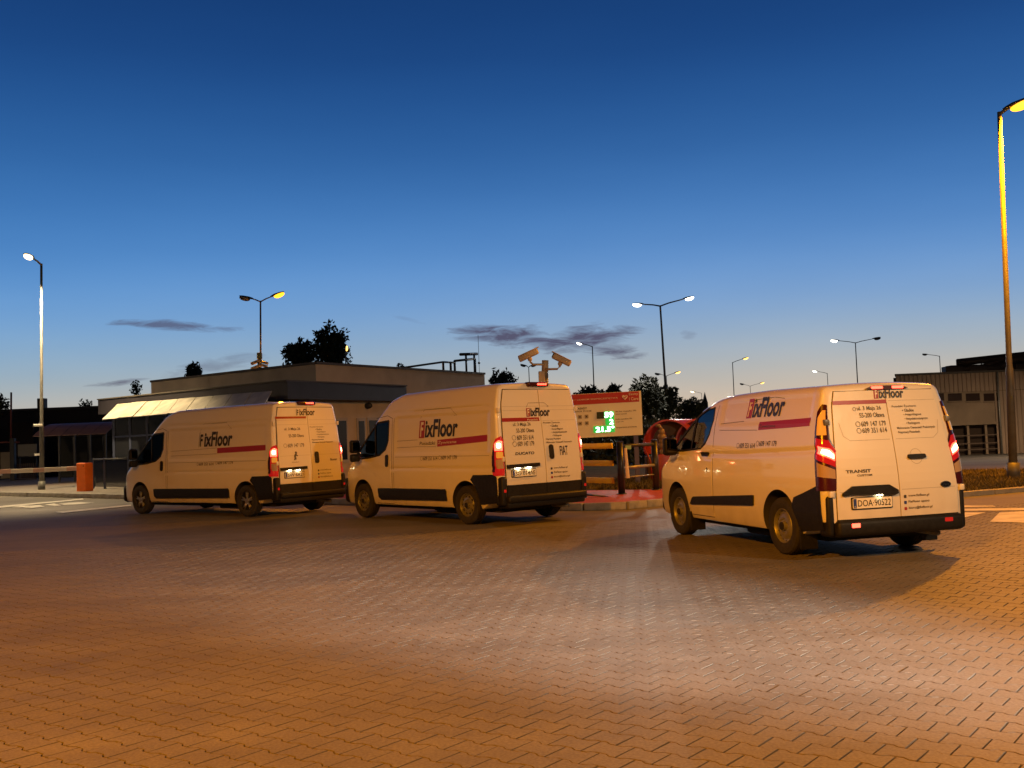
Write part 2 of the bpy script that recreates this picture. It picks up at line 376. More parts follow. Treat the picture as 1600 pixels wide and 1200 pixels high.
kerb_run((-30, 49.2), (1.35, 20.85), island); kerb_run((1.35, 20.85), (2.2, 20.75), island, .6); kerb_run((2.2, 20.75), (3, 21.3), island, .5); kerb_run((3, 21.3), (4.3, 23.2), island, .8); kerb_run((4.3, 23.2), (5.4, 26), island)
v0, v1, v2, v3 = G(1440, 781), G(1700, 759), G(1700, 735), G(1400, 741)
VP = [(v0.x, v0.y), (v1.x, v1.y), (v1.x+2.5, v1.y+6), (v3.x-.5, v3.y+1)]
verge = flat('grass_verge', VP, .07, SOIL)
kerb_run(VP[0], VP[1], verge, 1.0, -.05)
def grass(parent, n, pts_fn, hmin, hmax, name):
    V, F = [], []
    for i in range(n):
        x, y, z = pts_fn(); a = random.uniform(0, 6.28); h = random.uniform(hmin, hmax); w = .012
        lx, ly = random.gauss(0, h*.5), random.gauss(0, h*.5); b0 = len(V)
        V += [(x-w*math.cos(a), y-w*math.sin(a), z), (x+w*math.cos(a), y+w*math.sin(a), z), (x+lx, y+ly, z+h)]; F.append((b0, b0+1, b0+2))
    o = raw(name, V, F, GRASS, parent); o['kind'] = 'stuff'; return o
def in_quad(P):
    def f():
        u, v = random.random(), random.random(); a, b, c, d = [Vector(p) for p in P]
        p = (a*(1-u)+b*u)*(1-v) + (d*(1-u)+c*u)*v
        return p.x, p.y
    return f
vq = in_quad([(VP[0][0]+.1, VP[0][1]+.35), (VP[1][0], VP[1][1]+.35), VP[2], VP[3]])
grass(verge, 16000, lambda: (lambda p: (p[0], p[1], .07+gz(*p)))(vq()), .03, .09, 'grass_blades')
iq = in_quad([(2.0, 25.7), (4.7, 24.6), (6.4, 31), (-1.5, 32)])
grass(island, 9000, lambda: (lambda p: (p[0], p[1], .13+gz(*p)))(iq()), .04, .14, 'grass_blades')

# ------------------------------------------------------------------ vans
def lerp_tab(tab, x):
    if x <= tab[0][0]: return tab[0][1]
    for (a, b), (c, d) in zip(tab, tab[1:]):
        if x <= c:
            t = (x-a)/(c-a); return b+(d-b)*t
    return tab[-1][1]
def smooth_tab(tab, x):
    h = .06; return (lerp_tab(tab, x-h)+2*lerp_tab(tab, x)+lerp_tab(tab, x+h))/4
def sst(a, b, x):
    t = max(0, min(1, (x-a)/(b-a))); return t*t*(3-2*t)
class Van:
    def __init__(s, k):
        s.k = k
        if k == 'mid':
            s.wb, s.xr, s.xf, s.zb, s.rw = 2.933, 1.03, 3.90, .27, .343
            s.zt = [(-1.03, 1.955), (-.8, 1.985), (.5, 2.0), (1.4, 1.985), (1.8, 1.94), (2.2, 1.83), (3.2, 1.22), (3.4, 1.11), (3.7, .99), (3.84, .86), (3.90, .62)]
            s.wt = [(.2, .90), (.32, .955), (.5, .985), (.8, .99), (1.1, .975), (1.3, .955), (1.6, .905), (1.85, .835), (2.0, .77)]
            s.lean, s.rc, s.rr = .17, .10, .10
        else:
            e = 0 if k == 'l2' else .585
            s.wb, s.xr, s.xf, s.zb, s.rw = 3.45+e, 1.015, 4.40+e, .28, .345
            s.zt = [(-1.015, 2.45), (-.7, 2.475), (1.0, 2.47), (2.15+e, 2.45), (2.5+e, 2.36), (3.55+e, 1.48), (3.8+e, 1.25), (4.1+e, 1.08), (4.28+e, .9), (4.40+e, .6)]
            s.wt = [(.2, .93), (.34, 1.0), (.5, 1.02), (1.0, 1.022), (1.2, 1.015), (1.9, .97), (2.15, .93), (2.45, .86)]
            s.lean, s.rc, s.rr = .13, .12, .09
        s.e = 0 if k != 'l3' else .585
    def top(s, x): return smooth_tab(s.zt, x)
    def W(s, x, z):
        w = smooth_tab(s.wt, z)
        t = max(0, (x-(s.xf-1.5))/1.5); w *= 1-.10*t**2-.07*t**6
        if s.k == 'mid':
            w -= .014*sst(1.56, 1.60, z)*(1-sst(1.87, 1.90, z))*sst(-.74, -.70, x)*(1-sst(1.56, 1.60, x))
            c = 1.245+.03*max(0, 1-x)-.10*max(0, x-1.8)
            w -= .016*(1-sst(0, .05, abs(z-c+.05)))*(1-sst(3.2, 3.5, x))
            w += .012*sst(.55, .40, math.hypot(x, z-.36))*(1 if z < .9 else 0)*0
        else:
            x1 = 2.25+s.e
            w -= .014*sst(1.26, 1.30, z)*(1-sst(1.97, 2.01, z))*sst(-.74, -.70, x)*(1-sst(x1-.04, x1, x))
            w -= .012*(1-sst(0, .04, abs(z-1.0)))*(1-sst(3.2+s.e, 3.6+s.e, x))
            w -= .012*(1-sst(0, .03, abs(z-2.09)))*sst(-.8, -.7, x)*(1-sst(2.2+s.e, 2.5+s.e, x))
        return w
    def leanx(s, z): return s.lean*sst(.75, s.zt[0][1]+.3, z)*1.25
    def sec(s, x):
        """half section bottom centre -> roof centre"""
        d = x + s.xr; ins = 0
        if d < s.rr: ins = s.rr - math.sqrt(max(0, s.rr**2-(s.rr-d)**2))
        df = s.xf - x; rf = .3
        if df < rf: ins += .55*(rf-math.sqrt(max(0, rf**2-(rf-df)**2)))
        zt = s.top(x) - (ins*.45 if d < s.rr else 0); zb = s.zb + .17*(1-sst(-.80, -.42, x))
        pts = [(0, zb), (.5*(s.W(x, zb)-ins), zb), (s.W(x, zb)-ins-.02, zb)]
        rc = min(s.rc, (zt-zb)*.3); N = s.NZ
        for j in range(N+1):
            z = zb+.012 + (zt-rc-zb-.012)*j/N; pts.append((s.W(x, z)-ins, z))
        wz = s.W(x, zt-rc)-ins; wtop = wz
        for j in range(1, 7):
            a = j/6*math.pi/2; pts.append((wtop-rc*1.25*(1-math.cos(a)), zt-rc+rc*math.sin(a)))
        yt = wtop-rc*1.25
        for j in range(1, 5):
            y = yt*(1-j/4); pts.append((y, zt+.025*(1-(y/yt)**2)))
        return pts
    NZ = 72
    def dx(s, x, y, z):
        b = max(0, 1-(x+s.xr)/.75); b = b*b
        return x + b*(s.leanx(z) + .045*(abs(y)/.95)**3)
    def side(s, sg=1):
        def f(u, v, off):
            d = max(0, u+s.xr); ins = s.rr - math.sqrt(max(0, s.rr**2-(s.rr-d)**2)) if d < s.rr else 0
            y = s.W(u, v)-ins
            return Vector((s.dx(u, y, v) - off*(ins/s.rr), sg*(y+off), v))
        return f
    def rear(s):
        def f(u, v, off):
            return Vector((-s.xr + s.leanx(v) + .045*(abs(u)/.95)**3 - off, u, v))
        return f
    def corner(s, sg=1):
        """round the rear corner: arc length s_ from the side (below 0) over the rounding to the rear face"""
        def f(q, v, off):
            r = s.rr; e = r*math.pi/2
            if q < 0: u, ins, n = -s.xr+r-q, 0, (0, 1)
            elif q < e: a = q/r; u, ins, n = -s.xr+r*(1-math.sin(a)), r*(1-math.cos(a)), (-math.sin(a), math.cos(a))
            else: u, ins, n = -s.xr, r+q-e, (-1, 0)
            y = s.W(u, v)-ins
            return Vector((s.dx(u, y, v)+n[0]*off, sg*(y+n[1]*off), v))
        return f
    def hood(s):
        def f(u, v, off):
            return Vector((u, v, s.top(u)+.025*(1-(v/.75)**2)+off))
        return f
    def hull(s):
        bm = B(); xs = []
        x = -s.xr
        for d in (0, .006, .02, .045, .075, .10): xs.append(x+d)
        while xs[-1] < s.xf-.34: xs.append(xs[-1]+.06)
        for d in (.30, .24, .18, .12, .07, .03, .01, 0): xs.append(s.xf-d)
        rows = []
        for x in xs:
            p = s.sec(x); ring = [bm.verts.new((s.dx(x, y, z), y, z)) for y, z in p]
            other = [bm.verts.new((s.dx(x, y, z), -y, z)) for y, z in p[1:-1]]
            rows.append(ring + other[::-1])
        n = len(rows[0])
        for a, b in zip(rows, rows[1:]):
            for k in range(n): bm.faces.new((a[k], a[(k+1) % n], b[(k+1) % n], b[k]))
        for row, x in ((rows[0], xs[0]), (rows[-1], xs[-1])):
            p = s.sec(x); h = len(p); K = 10; prev = None
            for j in range(h):
                y, z = p[j]
                if j == 0 or j == h-1: line = [row[j]]*(K+1)
                else:
                    lft, rgt = row[j], row[n-j]
                    line = [lft] + [bm.verts.new((s.dx(x, y*(1-2*k/K), z), y*(1-2*k/K), z)) for k in range(1, K)] + [rgt]
                if prev:
                    for k in range(K):
                        q = [prev[k], prev[k+1], line[k+1], line[k]]; u = []
                        for v in q:
                            if v not in u: u.append(v)
                        if len(u) > 2:
                            try: bm.faces.new(u)
                            except ValueError: pass
                prev = line
        bmesh.ops.remove_doubles(bm, verts=bm.verts, dist=2e-4)
        bmesh.ops.recalc_face_normals(bm, faces=bm.faces)
        return bm
def patch(poly, fn, off, thick=.006, grid=.12):
    """a panel with the outline poly (u,v) lying on the surface fn"""
    bm = B(); vs = [bm.verts.new((u, v, 0)) for u, v in poly]; bm.faces.new(vs)
    us = [p[0] for p in poly]; vv = [p[1] for p in poly]
    for lo, hi, ax in ((min(us), max(us), 0), (min(vv), max(vv), 1)):
        n = int((hi-lo)/grid)
        for i in range(1, n+1):
            c = lo+(hi-lo)*i/(n+1); co = [0, 0, 0]; co[ax] = c; no = [0, 0, 0]; no[ax] = 1
            bmesh.ops.bisect_plane(bm, geom=bm.verts[:]+bm.edges[:]+bm.faces[:], plane_co=co, plane_no=no)
    bmesh.ops.triangulate(bm, faces=[f for f in bm.faces if len(f.verts) > 4])
    be = [e for e in bm.edges if len(e.link_faces) == 1]
    if thick:
        new = bmesh.ops.extrude_edge_only(bm, edges=be)['geom']; nv = {v for v in new if isinstance(v, bmesh.types.BMVert)}
    else: nv = set()
    for v in bm.verts: v.co = fn(v.co.x, v.co.y, off-thick if v in nv else off)
    bmesh.ops.recalc_face_normals(bm, faces=bm.faces)
    # outwards
    c = fn(sum(us)/len(us), sum(vv)/len(vv), off); o = fn(sum(us)/len(us), sum(vv)/len(vv), off+.05)-c
    f = max((f for f in bm.faces), key=lambda f: abs(f.normal.dot(o))*f.calc_area())
    if f.normal.dot(o) < 0: bmesh.ops.reverse_faces(bm, faces=bm.faces)
    return bm
def rpoly(x0, x1, z0, z1, r, n=4):
    P = []
    for cx, cz, a0 in ((x1-r, z1-r, 0), (x0+r, z1-r, 90), (x0+r, z0+r, 180), (x1-r, z0+r, 270)):
        for i in range(n+1):
            a = R_(a0+90*i/n); P.append((cx+r*math.cos(a), cz+r*math.sin(a)))
    return P
def ribbon(pts, fn, w=.007, off=.0016, step=.08):
    """a thin seam along a polyline on the surface"""
    bm = B(); P = []
    for a, b in zip(pts, pts[1:]):
        a, b = Vector(a), Vector(b); n = max(1, int((b-a).length/step))
        for i in range(n): P.append(a+(b-a)*i/n)
    P.append(Vector(pts[-1])); L = []; 
    for i, p in enumerate(P):
        d = (P[min(i+1, len(P)-1)]-P[max(0, i-1)]).normalized(); n = Vector((-d.y, d.x))*w/2
        L.append((bm.verts.new(fn(p.x+n.x, p.y+n.y, off)), bm.verts.new(fn(p.x-n.x, p.y-n.y, off))))
    for a, b in zip(L, L[1:]): bm.faces.new((a[0], b[0], b[1], a[1]))
    return bm
def lettering(s, fn, u0, v0, w, h, mt, parent, bold=.0, shear=0, sign=-1, off=.005, name='lettering', slope=0):
    bm = fit(text_bm(s, bold, shear), w, h)
    for v in bm.verts: v.co = fn(u0+sign*v.co.x, v0+v.co.y+slope*v.co.x, off)
    return obj(name, bm, mt, parent)
def make_wheel(parent, x, y, rw, style, sg):
    """tyre (the wheel) with its rim, hub and holes as sub-parts; sg=+1 outer face to +Y"""
    w = .108; bm = B()
    pr = [(.205, -w*.8), (.235, -w*.95), (rw*.83, -w*1.02), (rw*.95, -w*.93), (rw*.992, -w*.72)]
    for g in (-.45, 0, .45):
        pr += [(rw, w*(g-.16)), (rw, w*(g-.05)), (rw*.975, w*(g-.04)), (rw*.975, w*(g+.04)), (rw, w*(g+.05)), (rw, w*(g+.16))]
    pr += [(rw*.992, w*.72), (rw*.95, w*.93), (rw*.83, w*1.02), (.235, w*.95), (.205, w*.8)]
    lathe(bm, pr, seg=48, caps=False); t = obj('wheel', bm, TYRE, parent, True); t.location = (x, y, rw)
    rm = STEEL if style != 'alloy' else mat('dark_rim', (.05, .05, .05), .4, .6)
    bm = B(); o = sg
    if style == 'alloy':
        lathe(bm, [(.208, -.05*o), (.212, .085*o), (.2, .092*o), (.192, .06*o), (.188, .02*o), (0, .02*o)], seg=40)
    else:
        lathe(bm, [(.208, -.05*o), (.212, .085*o), (.203, .095*o), (.192, .082*o), (.183, .052*o), (.165, .05*o), (.13, .078*o), (.10, .082*o), (.085, .07*o), (.06, .07*o), (.055, .10*o), (.035, .112*o), (0, .112*o)], seg=40)
    obj('rim', bm, rm, t, True)
    if style == 'alloy':
        for k in range(5):
            bm = B(); a = k*2*math.pi/5+.3
            for dd in (-.16, .16):
                p0 = (.045*math.cos(a), .075*o, .045*math.sin(a)); p1 = (.198*math.cos(a+dd), .07*o, .198*math.sin(a+dd)); tube(bm, [p0, p1], .022, 6, .015)
            obj('spoke', bm, ALLOY, t, True)
        bm = B(); lathe(bm, [(.06, .05*o), (.055, .095*o), (0, .10*o)], seg=20); obj('hub', bm, ALLOY, t, True)
    else:
        nh, rh, rad = (16, .0135, .185) if style == 'slots' else (10, .021, .15)
        bm = B()
        for k in range(nh):
            a = k*2*math.pi/nh; q = B(); lathe(q, [(rh, .0), (rh, .0025*o), (0, .0025*o)], seg=10)
            bmesh.ops.translate(q, vec=(rad*math.cos(a), (.0505 if style == 'slots' else .066)*o, rad*math.sin(a)), verts=q.verts); merge(bm, q)
        obj('rim_holes', bm, DARKHOLE, t)['kind'] = 'stuff'
        bm = B()
        for k in range(5):
            a = k*2*math.pi/5; q = B(); lathe(q, [(.012, 0), (.012, .016*o), (0, .018*o)], seg=6); bmesh.ops.translate(q, vec=(.085*math.cos(a), .068*o, .085*math.sin(a)), verts=q.verts); merge(bm, q)
        obj('wheel_nuts', bm, STEEL, t)['kind'] = 'stuff'
        bm = B(); lathe(bm, [(.05, .10*o), (.045, .118*o), (0, .12*o)], seg=16); obj('hub', bm, DARKHOLE, t, True)
    return t
def solid_cut(base_bm, cutters, mats, parent, name='body'):
    me = bpy.data.meshes.new(name); base_bm.to_mesh(me); base_bm.free()
    for m_ in mats: me.materials.append(m_)
    o = bpy.data.objects.new(name, me); link(o, parent); tmp = []
    for cb in cutters:
        cm = bpy.data.meshes.new('cut'); bmesh.ops.recalc_face_normals(cb, faces=cb.faces); cb.to_mesh(cm); cb.free()
        for m_ in mats: cm.materials.append(m_)
        for p in cm.polygons: p.material_index = 1
        c = bpy.data.objects.new('cut', cm); COL.objects.link(c); tmp.append(c); c.parent = parent
        md = o.modifiers.new('b', 'BOOLEAN'); md.operation = 'DIFFERENCE'; md.solver = 'EXACT'; md.object = c
    bpy.context.view_layer.update(); dg = bpy.context.evaluated_depsgraph_get()
    new = bpy.data.meshes.new_from_object(o.evaluated_get(dg)); o.modifiers.clear()
    bm = bmesh.new(); bm.from_mesh(new); sharpen(bm, 32); bm.to_mesh(new); bm.free()
    o.data = new; new.name = name
    for c in tmp: bpy.data.objects.remove(c)
    return o
def xzprism(poly, y0, y1):
    bm = B(); a = [bm.verts.new((x, y0, z)) for x, z in poly]; b = [bm.verts.new((x, y1, z)) for x, z in poly]; n = len(poly)
    bm.faces.new(a); bm.faces.new(b[::-1])
    for i in range(n): bm.faces.new((a[i], b[i], b[(i+1) % n], a[(i+1) % n]))
    bmesh.ops.recalc_face_normals(bm, faces=bm.faces); return bm
def cylY(x, z, r, y0, y1, seg=40):
    return xzprism([(x+r*math.cos(2*math.pi*k/seg), max(z+r*math.sin(2*math.pi*k/seg), -1)) for k in range(seg)], y0, y1)
def logo(van, fn, u0, v0, w, parent, sign=-1, worn=False, roof=True):
    """the FixFloor mark: letter block, word and a thin house outline; w is the whole width"""
    h = w*.27
    bl = w*.14
    def q(a, b): return (u0+sign*a, v0+b)
    box_ = [q(0, 0), q(bl, 0), q(bl+.02*w, h), q(.02*w, h)]
    if worn:
        obj('logo_edge', ribbon([q(0, 0), q(.02*w, h), q(.05*w, h)], fn, .012, .004), GREYV, parent)
        lettering('F', fn, u0+sign*(.03*w), v0+.05*h, bl*.7, h*.85, NAVY, parent, .03, .15, sign, .006)
    else:
        obj('logo_block', patch(box_, fn, .004, .003), REDV, parent)
        lettering('F', fn, u0+sign*(.035*w), v0+.08*h, bl*.66, h*.84, WHITEV, parent, .03, .15, sign, .007)
    lettering('ixFloor', fn, u0+sign*(bl+.022*w), v0+.02*h, w-bl-.02*w, h*1.02, NAVY, parent, .03, .12, sign, .006)
    if roof:
        a = h*1.12
        obj('logo_roof', ribbon([q(.03*w, a), q(.12*w, a+.5*h), q(.80*w, a+.5*h), q(.97*w, a+.06*h), q(.9*w, a+.06*h)], fn, .006, .004, .1), GREYV, parent)
def service_list(fn, u0, v0, k, parent, swap=False):
    rows = [('Posadzki Żywiczne:', 0, .36), ('• Gładkie', .14, .17), ('• Antypoślizgowe', .15, .26), ('• Antyelektrostatyczne', .155, .34), ('• Parkingowe', .165, .20), ('Malowanie Oznaczeń Poziomych', .02, .56), ('Naprawy Posadzek', .025, .32)]
    if swap: rows[5], rows[6] = ('Naprawy Posadzek', .02, .32), ('Malowanie Oznaczeń Poziomych', .02, .56)
    for i, (t, dx, w) in enumerate(rows):
        lettering(t, fn, u0-dx*k, v0-i*.052*k, w*k, .036*k, GREYV, parent, .012)
def contact(fn, u0, v0, dz, k, parent):
    for i, (t, c, w) in enumerate((('www.fixfloor.pl', GREYV, .30), ('FixFloor spzoo', BLUEV, .30), ('biuro@fixfloor.pl', REDV, .34))):
        z = v0-i*dz
        obj('contact_icon', patch(rpoly(u0-.035*k, u0, z-.004, z+.031*k, .006, 2), fn, .004, .003), c, parent)
        lettering(t, fn, u0-.06*k, z, w*k, .036*k, GREYV, parent, .008)
def phone(t, fn, u0, v0, w, h, parent, mt=GREYV):
    obj('phone_icon', ribbon([(u0-.5*h+.5*h*math.cos(a*math.pi/5), v0+.5*h+.5*h*math.sin(a*math.pi/5)) for a in range(11)], fn, .006, .004, 1), mt, parent)
    lettering(t, fn, u0-1.25*h, v0, w-1.25*h, h, mt, parent, .01)
def plate(fn, uc, vc, parent, txt, lit=True):
    p = obj('number_plate', patch(rpoly(uc-.26, uc+.26, vc-.057, vc+.057, .01, 2), fn, .022, .012), PLATE, parent)
    obj('plate_frame', patch(rpoly(uc-.272, uc+.272, vc-.07, vc+.067, .012, 2), fn, .012, .010), SEAL, p)
    obj('plate_band', patch(rpoly(uc+.215, uc+.255, vc-.052, vc+.052, .004, 2), fn, .024, .001), BLUEV, p)
    lettering(txt, fn, uc+.20, vc-.036, .44, .072, SEAL, p, .004, 0, -1, .025, 'plate_text')
    lettering('PL', fn, uc+.245, vc-.045, .022, .018, WHITEV, p, 0, 0, -1, .026, 'plate_text')
def finish_van(v, root, style, ytr):
    for x, nm in ((0, 'r'), (v.wb, 'f')):
        for sg in (1, -1): make_wheel(root, x, sg*ytr, v.rw, style, sg)
    # underbody, axle and exhaust
    bm = B(); box(bm, (v.wb/2-.1, 0, v.zb-.03), (v.wb+.9, 1.35, .10)); tube(bm, [(0, -.8, .30), (0, .8, .30)], .05, 8); box(bm, (1.0, .5, .22), (.8, .35, .16), bev=.03)
    obj('underbody', bm, DARKHOLE, root, True)
    bm = B(); tube(bm, [(1.6, -.35, .24), (.4, -.45, .24), (-.5, -.55, .26), (-.95, -.58, .25)], .035, 10); obj('exhaust', bm, STEEL, root, True)

def big_van(root, k, style, peug=False):
    v = Van(k); e = v.e; S, Rr = v.side(1), v.rear()
    win = [(2.48+e, 1.94), (2.90+e, 1.91), (3.58+e, 1.36), (3.66+e, 1.24), (3.60+e, 1.19), (3.12+e, 1.22), (2.78+e, 1.27), (2.58+e, 1.38), (2.49+e, 1.55)]
    cut = []
    for sg in (1, -1):
        for x in (0, v.wb): cut.append(cylY(x, .37, .415, sg*.66, sg*1.3))
    cut.append(xzprism(win, -1.4, 1.4))
    solid_cut(v.hull(), cut, [PAINT, INTER], root)
    for sg in (1, -1):
        f = v.side(sg)
        g = obj('side_window', patch(win, f, -.008, 0, .1), GLASS, root)
        obj('window_frame', ribbon(win+win[:1], f, .035, .002), SEAL, g)
        obj('window_bar', ribbon([(2.98+e, 1.89), (2.93+e, 1.23)], f, .045, .003), SEAL, g)
        # door panel under the window with its seams and handle
        d = obj('door', patch([(2.40+e, .32), (2.40+e, 1.15), (2.55+e, 1.17), (3.0+e, 1.14), (3.45+e, 1.10), (3.42+e, .95), (3.22+e, .86), (3.04+e, .62), (2.98+e, .32)], f, .004, .004), PAINT, root)
        obj('door_seam', ribbon([(2.95+e, .31), (2.36+e, .31), (2.36+e, 1.98), (2.55+e, 2.04), (2.95+e, 2.0)], f, .009), SEAL, d)
        obj('door_handle', patch(rpoly(2.475+e, 2.565+e, 1.03, 1.27, .04), f, .025, .03, .05), BLACKP, d)
        obj('rub_strip', patch([(.58, .405), (2.76+e, .38), (2.84+e, .43), (2.86+e, .60), (2.80+e, .61), (.62, .62), (.58, .58)], f, .022, .024), BLACKP, root)
        obj('rear_cladding', patch([(-.16, .80), (-.24, .88), (-.84, .89), (-.93, .84), (-.95, .40), (-.42, .36), (-.38, .52), (-.30, .66)], f, .018, .02, .08), BLACKP, root)
        K = v.corner(sg)
        tl = obj('tail_light', patch([(-.09, .87), (.15, .87), (.155, 1.48), (.12, 1.55), (.03, 1.51), (-.05, 1.40), (-.095, 1.2), (-.10, .95)], K, .016, .02, .03), REDLENS, root, True)
        obj('brake_lamp', patch([(.0, 1.30), (.13, 1.30), (.13, 1.46), (.08, 1.48), (.0, 1.42)], K, .021, .005, .03), REDLIT, tl, True)
        obj('bulb', patch(rpoly(.045, .105, 1.345, 1.43, .02), K, .025, .005, .03), HOTLIT, tl)
        obj('indicator', patch(rpoly(.03, .135, 1.17, 1.28, .02), K, .020, .005, .03), AMBER, tl)
        obj('reversing_lamp', patch(rpoly(.02, .135, .99, 1.15, .02), K, .020, .005, .03), CLEARLENS, tl)
        obj('housing_edge', patch([(-.105, .93), (-.02, .93), (-.015, 1.28), (-.05, 1.37), (-.10, 1.2)], K, .019, .005, .03), mat('dark_red_housing', (.05, .004, .006), .25, coat=.5), tl)
        obj('seam', ribbon([(2.25+e, 1.22), (-.72, 1.22)], f, .006), GREYV, root)
        obj('seam', ribbon([(2.30+e, .32), (2.30+e, 1.98)], f, .008), SEAL, root)
        bm = B()
        for dz, hh in ((.09, .26), (-.14, .16)): box(bm, (3.47+e, sg*1.17, 1.36+dz), (.13, .21, hh), bev=.045, seg=3)
        tube(bm, [(3.50+e, sg*.92, 1.26), (3.49+e, sg*1.1, 1.28)], .035, 8)
        mi = obj('wing_mirror', bm, BLACKP, root, True)
        bm = B(); box(bm, (3.402+e, sg*1.17, 1.45), (.01, .16, .18), bev=.004); obj('mirror_glass', bm, mat('mirror_dark', (.10, .10, .11), .08, 1), mi)
        bm = B(); box(bm, (4.12+e, sg*.80, .88), (.3, .2, .22), Matrix.Rotation(-sg*.5, 3, 'Z'), bev=.06); obj('headlight', bm, CLEARLENS, root, True)
        # arch lip
        for x in (0, v.wb):
            lipp = [(x+.425*math.cos(R_(a)), .37+.425*math.sin(R_(a))) for a in range(-12, 193, 8)]
            obj('arch_lip', ribbon(lipp, f, .03, .006, 9), PAINT, root)
        for z in (2.0, 1.15):
            bm = B(); p = Rr(sg*.93, z, .012); box(bm, p, (.05, .05, .09), bev=.012); obj('hinge', bm, PAINT, root, True)
    obj('windscreen', patch([(2.62+e, -.70), (2.62+e, .70), (3.72+e, .78), (3.72+e, -.78)], v.hood(), .006, .004, .12), mat('dark_glass', (.015, .016, .018), .05, coat=1), root, True)
    bm = B(); box(bm, (4.33+e, 0, .48), (.2, 1.75, .42), bev=.09, seg=3); obj('front_bumper', bm, BLACKP, root, True)
    # rear: rubber seal, two doors, black lower skirts
    obj('door_seal', patch([(-.90, .50), (-.905, 1.5), (-.86, 2.1), (-.80, 2.37), (.80, 2.37), (.86, 2.1), (.905, 1.5), (.90, .50)], Rr, .005, .004, .1), SEAL, root)
    for sg in (1, -1):
        a, b = (.006, .885) if sg > 0 else (-.885, -.006)
        o1 = [(sg*.006, .70), (sg*.885, .70), (sg*.890, 1.5), (sg*.848, 2.1), (sg*.79, 2.355), (sg*.006, 2.36)]
        d = obj('rear_door', patch(o1, Rr, .018, .014, .1), PAINT, root)
        obj('door_skirt', patch([(sg*.006, .515), (sg*.885, .515), (sg*.885, .694), (sg*.006, .694)], Rr, .018, .014, .2), BLACKP, d)
        for z in ((2.06, 1.99, 1.80) if not peug else (2.08, 1.98, 1.30)):
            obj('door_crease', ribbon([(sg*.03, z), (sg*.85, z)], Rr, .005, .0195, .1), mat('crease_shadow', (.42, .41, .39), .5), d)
    obj('door_handle', patch(rpoly(-.205, -.105, 1.11, 1.37, .045), Rr, .04, .03, .05), BLACKP, root)
    bm = B(); box(bm, (-1.02, 0, .455), (.16, 1.86, .12), bev=.035, seg=3); box(bm, (-.90, 0, .37), (.3, 1.84, .14), bev=.03)
    for sg in (1, -1): box(bm, (-.92, sg*.955, .60), (.20, .12, .50), bev=.04, seg=3)
    bp = obj('rear_bumper', bm, BLACKP, root, True)
    for sg in (1, -1):
        obj('reflector', patch(rpoly(sg*.955-.025, sg*.955+.025, .58, .63, .008), lambda u, w, o_: Vector((-1.022-o_, u, w)), .003, .004), REDLENS, bp)
    bm = B(); box(bm, (-.86, 0, 2.452), (.13, .50, .085), bev=.03, seg=3); st = obj('high_brake_light', bm, mat('dark_red_housing', (.05, .004, .006), .25, coat=.5), root, True)
    bm = B()
    for i in range(5): box(bm, (-.928, .0-.045*i+.02, 2.452), (.006, .032, .03), bev=.008)
    obj('brake_lamp', bm, REDLIT, st)
    obj('plate_housing', patch([(.17, 1.00), (.88, .985), (.88, 1.05), (.17, 1.06)], Rr, .06, .045), BLACKP, root)
    for u in (.42, .66):
        bm = B(); p = Rr(u, .985, .05); box(bm, p, (.03, .06, .018)); obj('plate_lamp', bm, PLATELIT, root)
    finish_van(v, root, style, .915)
    # lettering
    if peug:
        logo(v, S, 1.12+e, 1.56, 1.22, root, worn=True); obj('red_stripe', patch([(-.70, 1.44), (-.70, 1.56), (1.02, 1.53), (1.02, 1.41)], S, .004, .003), REDV, root)
        obj('logo_line', ribbon([(2.2+e, 1.49), (1.04, 1.53)], S, .006, .004), GREYV, root); obj('logo_line', ribbon([(2.2+e, 1.38), (1.04, 1.40)], S, .006, .004), GREYV, root)
        phone('609 351 614', S, 1.74, 1.14, .62, .065, root); phone('609 147 179', S, 1.05, 1.16, .62, .065, root)
        obj('red_stripe', patch([(.04, 2.11), (.88, 2.11), (.88, 2.16), (.04, 2.16)], Rr, .022, .003), REDV, root)
        logo(v, Rr_off(Rr), .31, 2.175, .54, root, worn=True, roof=False)
        F = Rr_off(Rr)
        lettering('ul. 3 Maja 26', F, .68, 1.84, .44, .075, GREYV, root, .01); lettering('55-200 Oława', F, .58, 1.70, .42, .072, GREYV, root, .01)
        phone('609 147 179', F, .74, 1.48, .56, .085, root)
        service_list(F, -.04, 1.90, 1.12, root, True)
        contact(F, -.16, .93, .075, 1.1, root)
        lion = [(0, 0), (.03, .02), (.035, .06), (.02, .09), (.045, .12), (.08, .10), (.10, .12), (.07, .14), (.05, .16), (.075, .19), (.06, .23), (.03, .24), (.0, .22), (.01, .18), (-.02, .15), (-.035, .10), (-.02, .06), (-.045, .02), (-.03, 0), (-.005, .04)]
        obj('emblem', patch([(.46-a*.8, 1.20+b*.8) for a, b in lion], F, .008, .006, .3), mat('emblem_chrome', (.12, .12, .13), .3, .8), root)
        lettering('PEUGEOT', F, .56, 1.145, .20, .022, GREYV, root); lettering('Boxer', F, -.56, 1.15, .22, .05, GREYV, root, .02)
        plate(F, .51, .885, root, 'SW·6R21')
    else:
        logo(v, S, 1.46, 1.57, 1.22, root)
        obj('red_stripe', patch([(-.64, 1.47), (-.64, 1.585), (.86, 1.525), (.86, 1.40)], S, .004, .003), REDV, root)
        lettering('Posadzki', S, 1.43, 1.44, .50, .062, GREYV, root, .01, .1, slope=0); lettering('Żywiczne', S, .83, 1.435, .56, .075, WHITEV, root, .01, .1, -1, .008, slope=.02)
        obj('logo_line', ribbon([(2.2, 1.53), (1.50, 1.54)], S, .006, .004), GREYV, root); obj('logo_line', ribbon([(2.2, 1.40), (1.50, 1.41), (.9, 1.40)], S, .006, .004), GREYV, root)
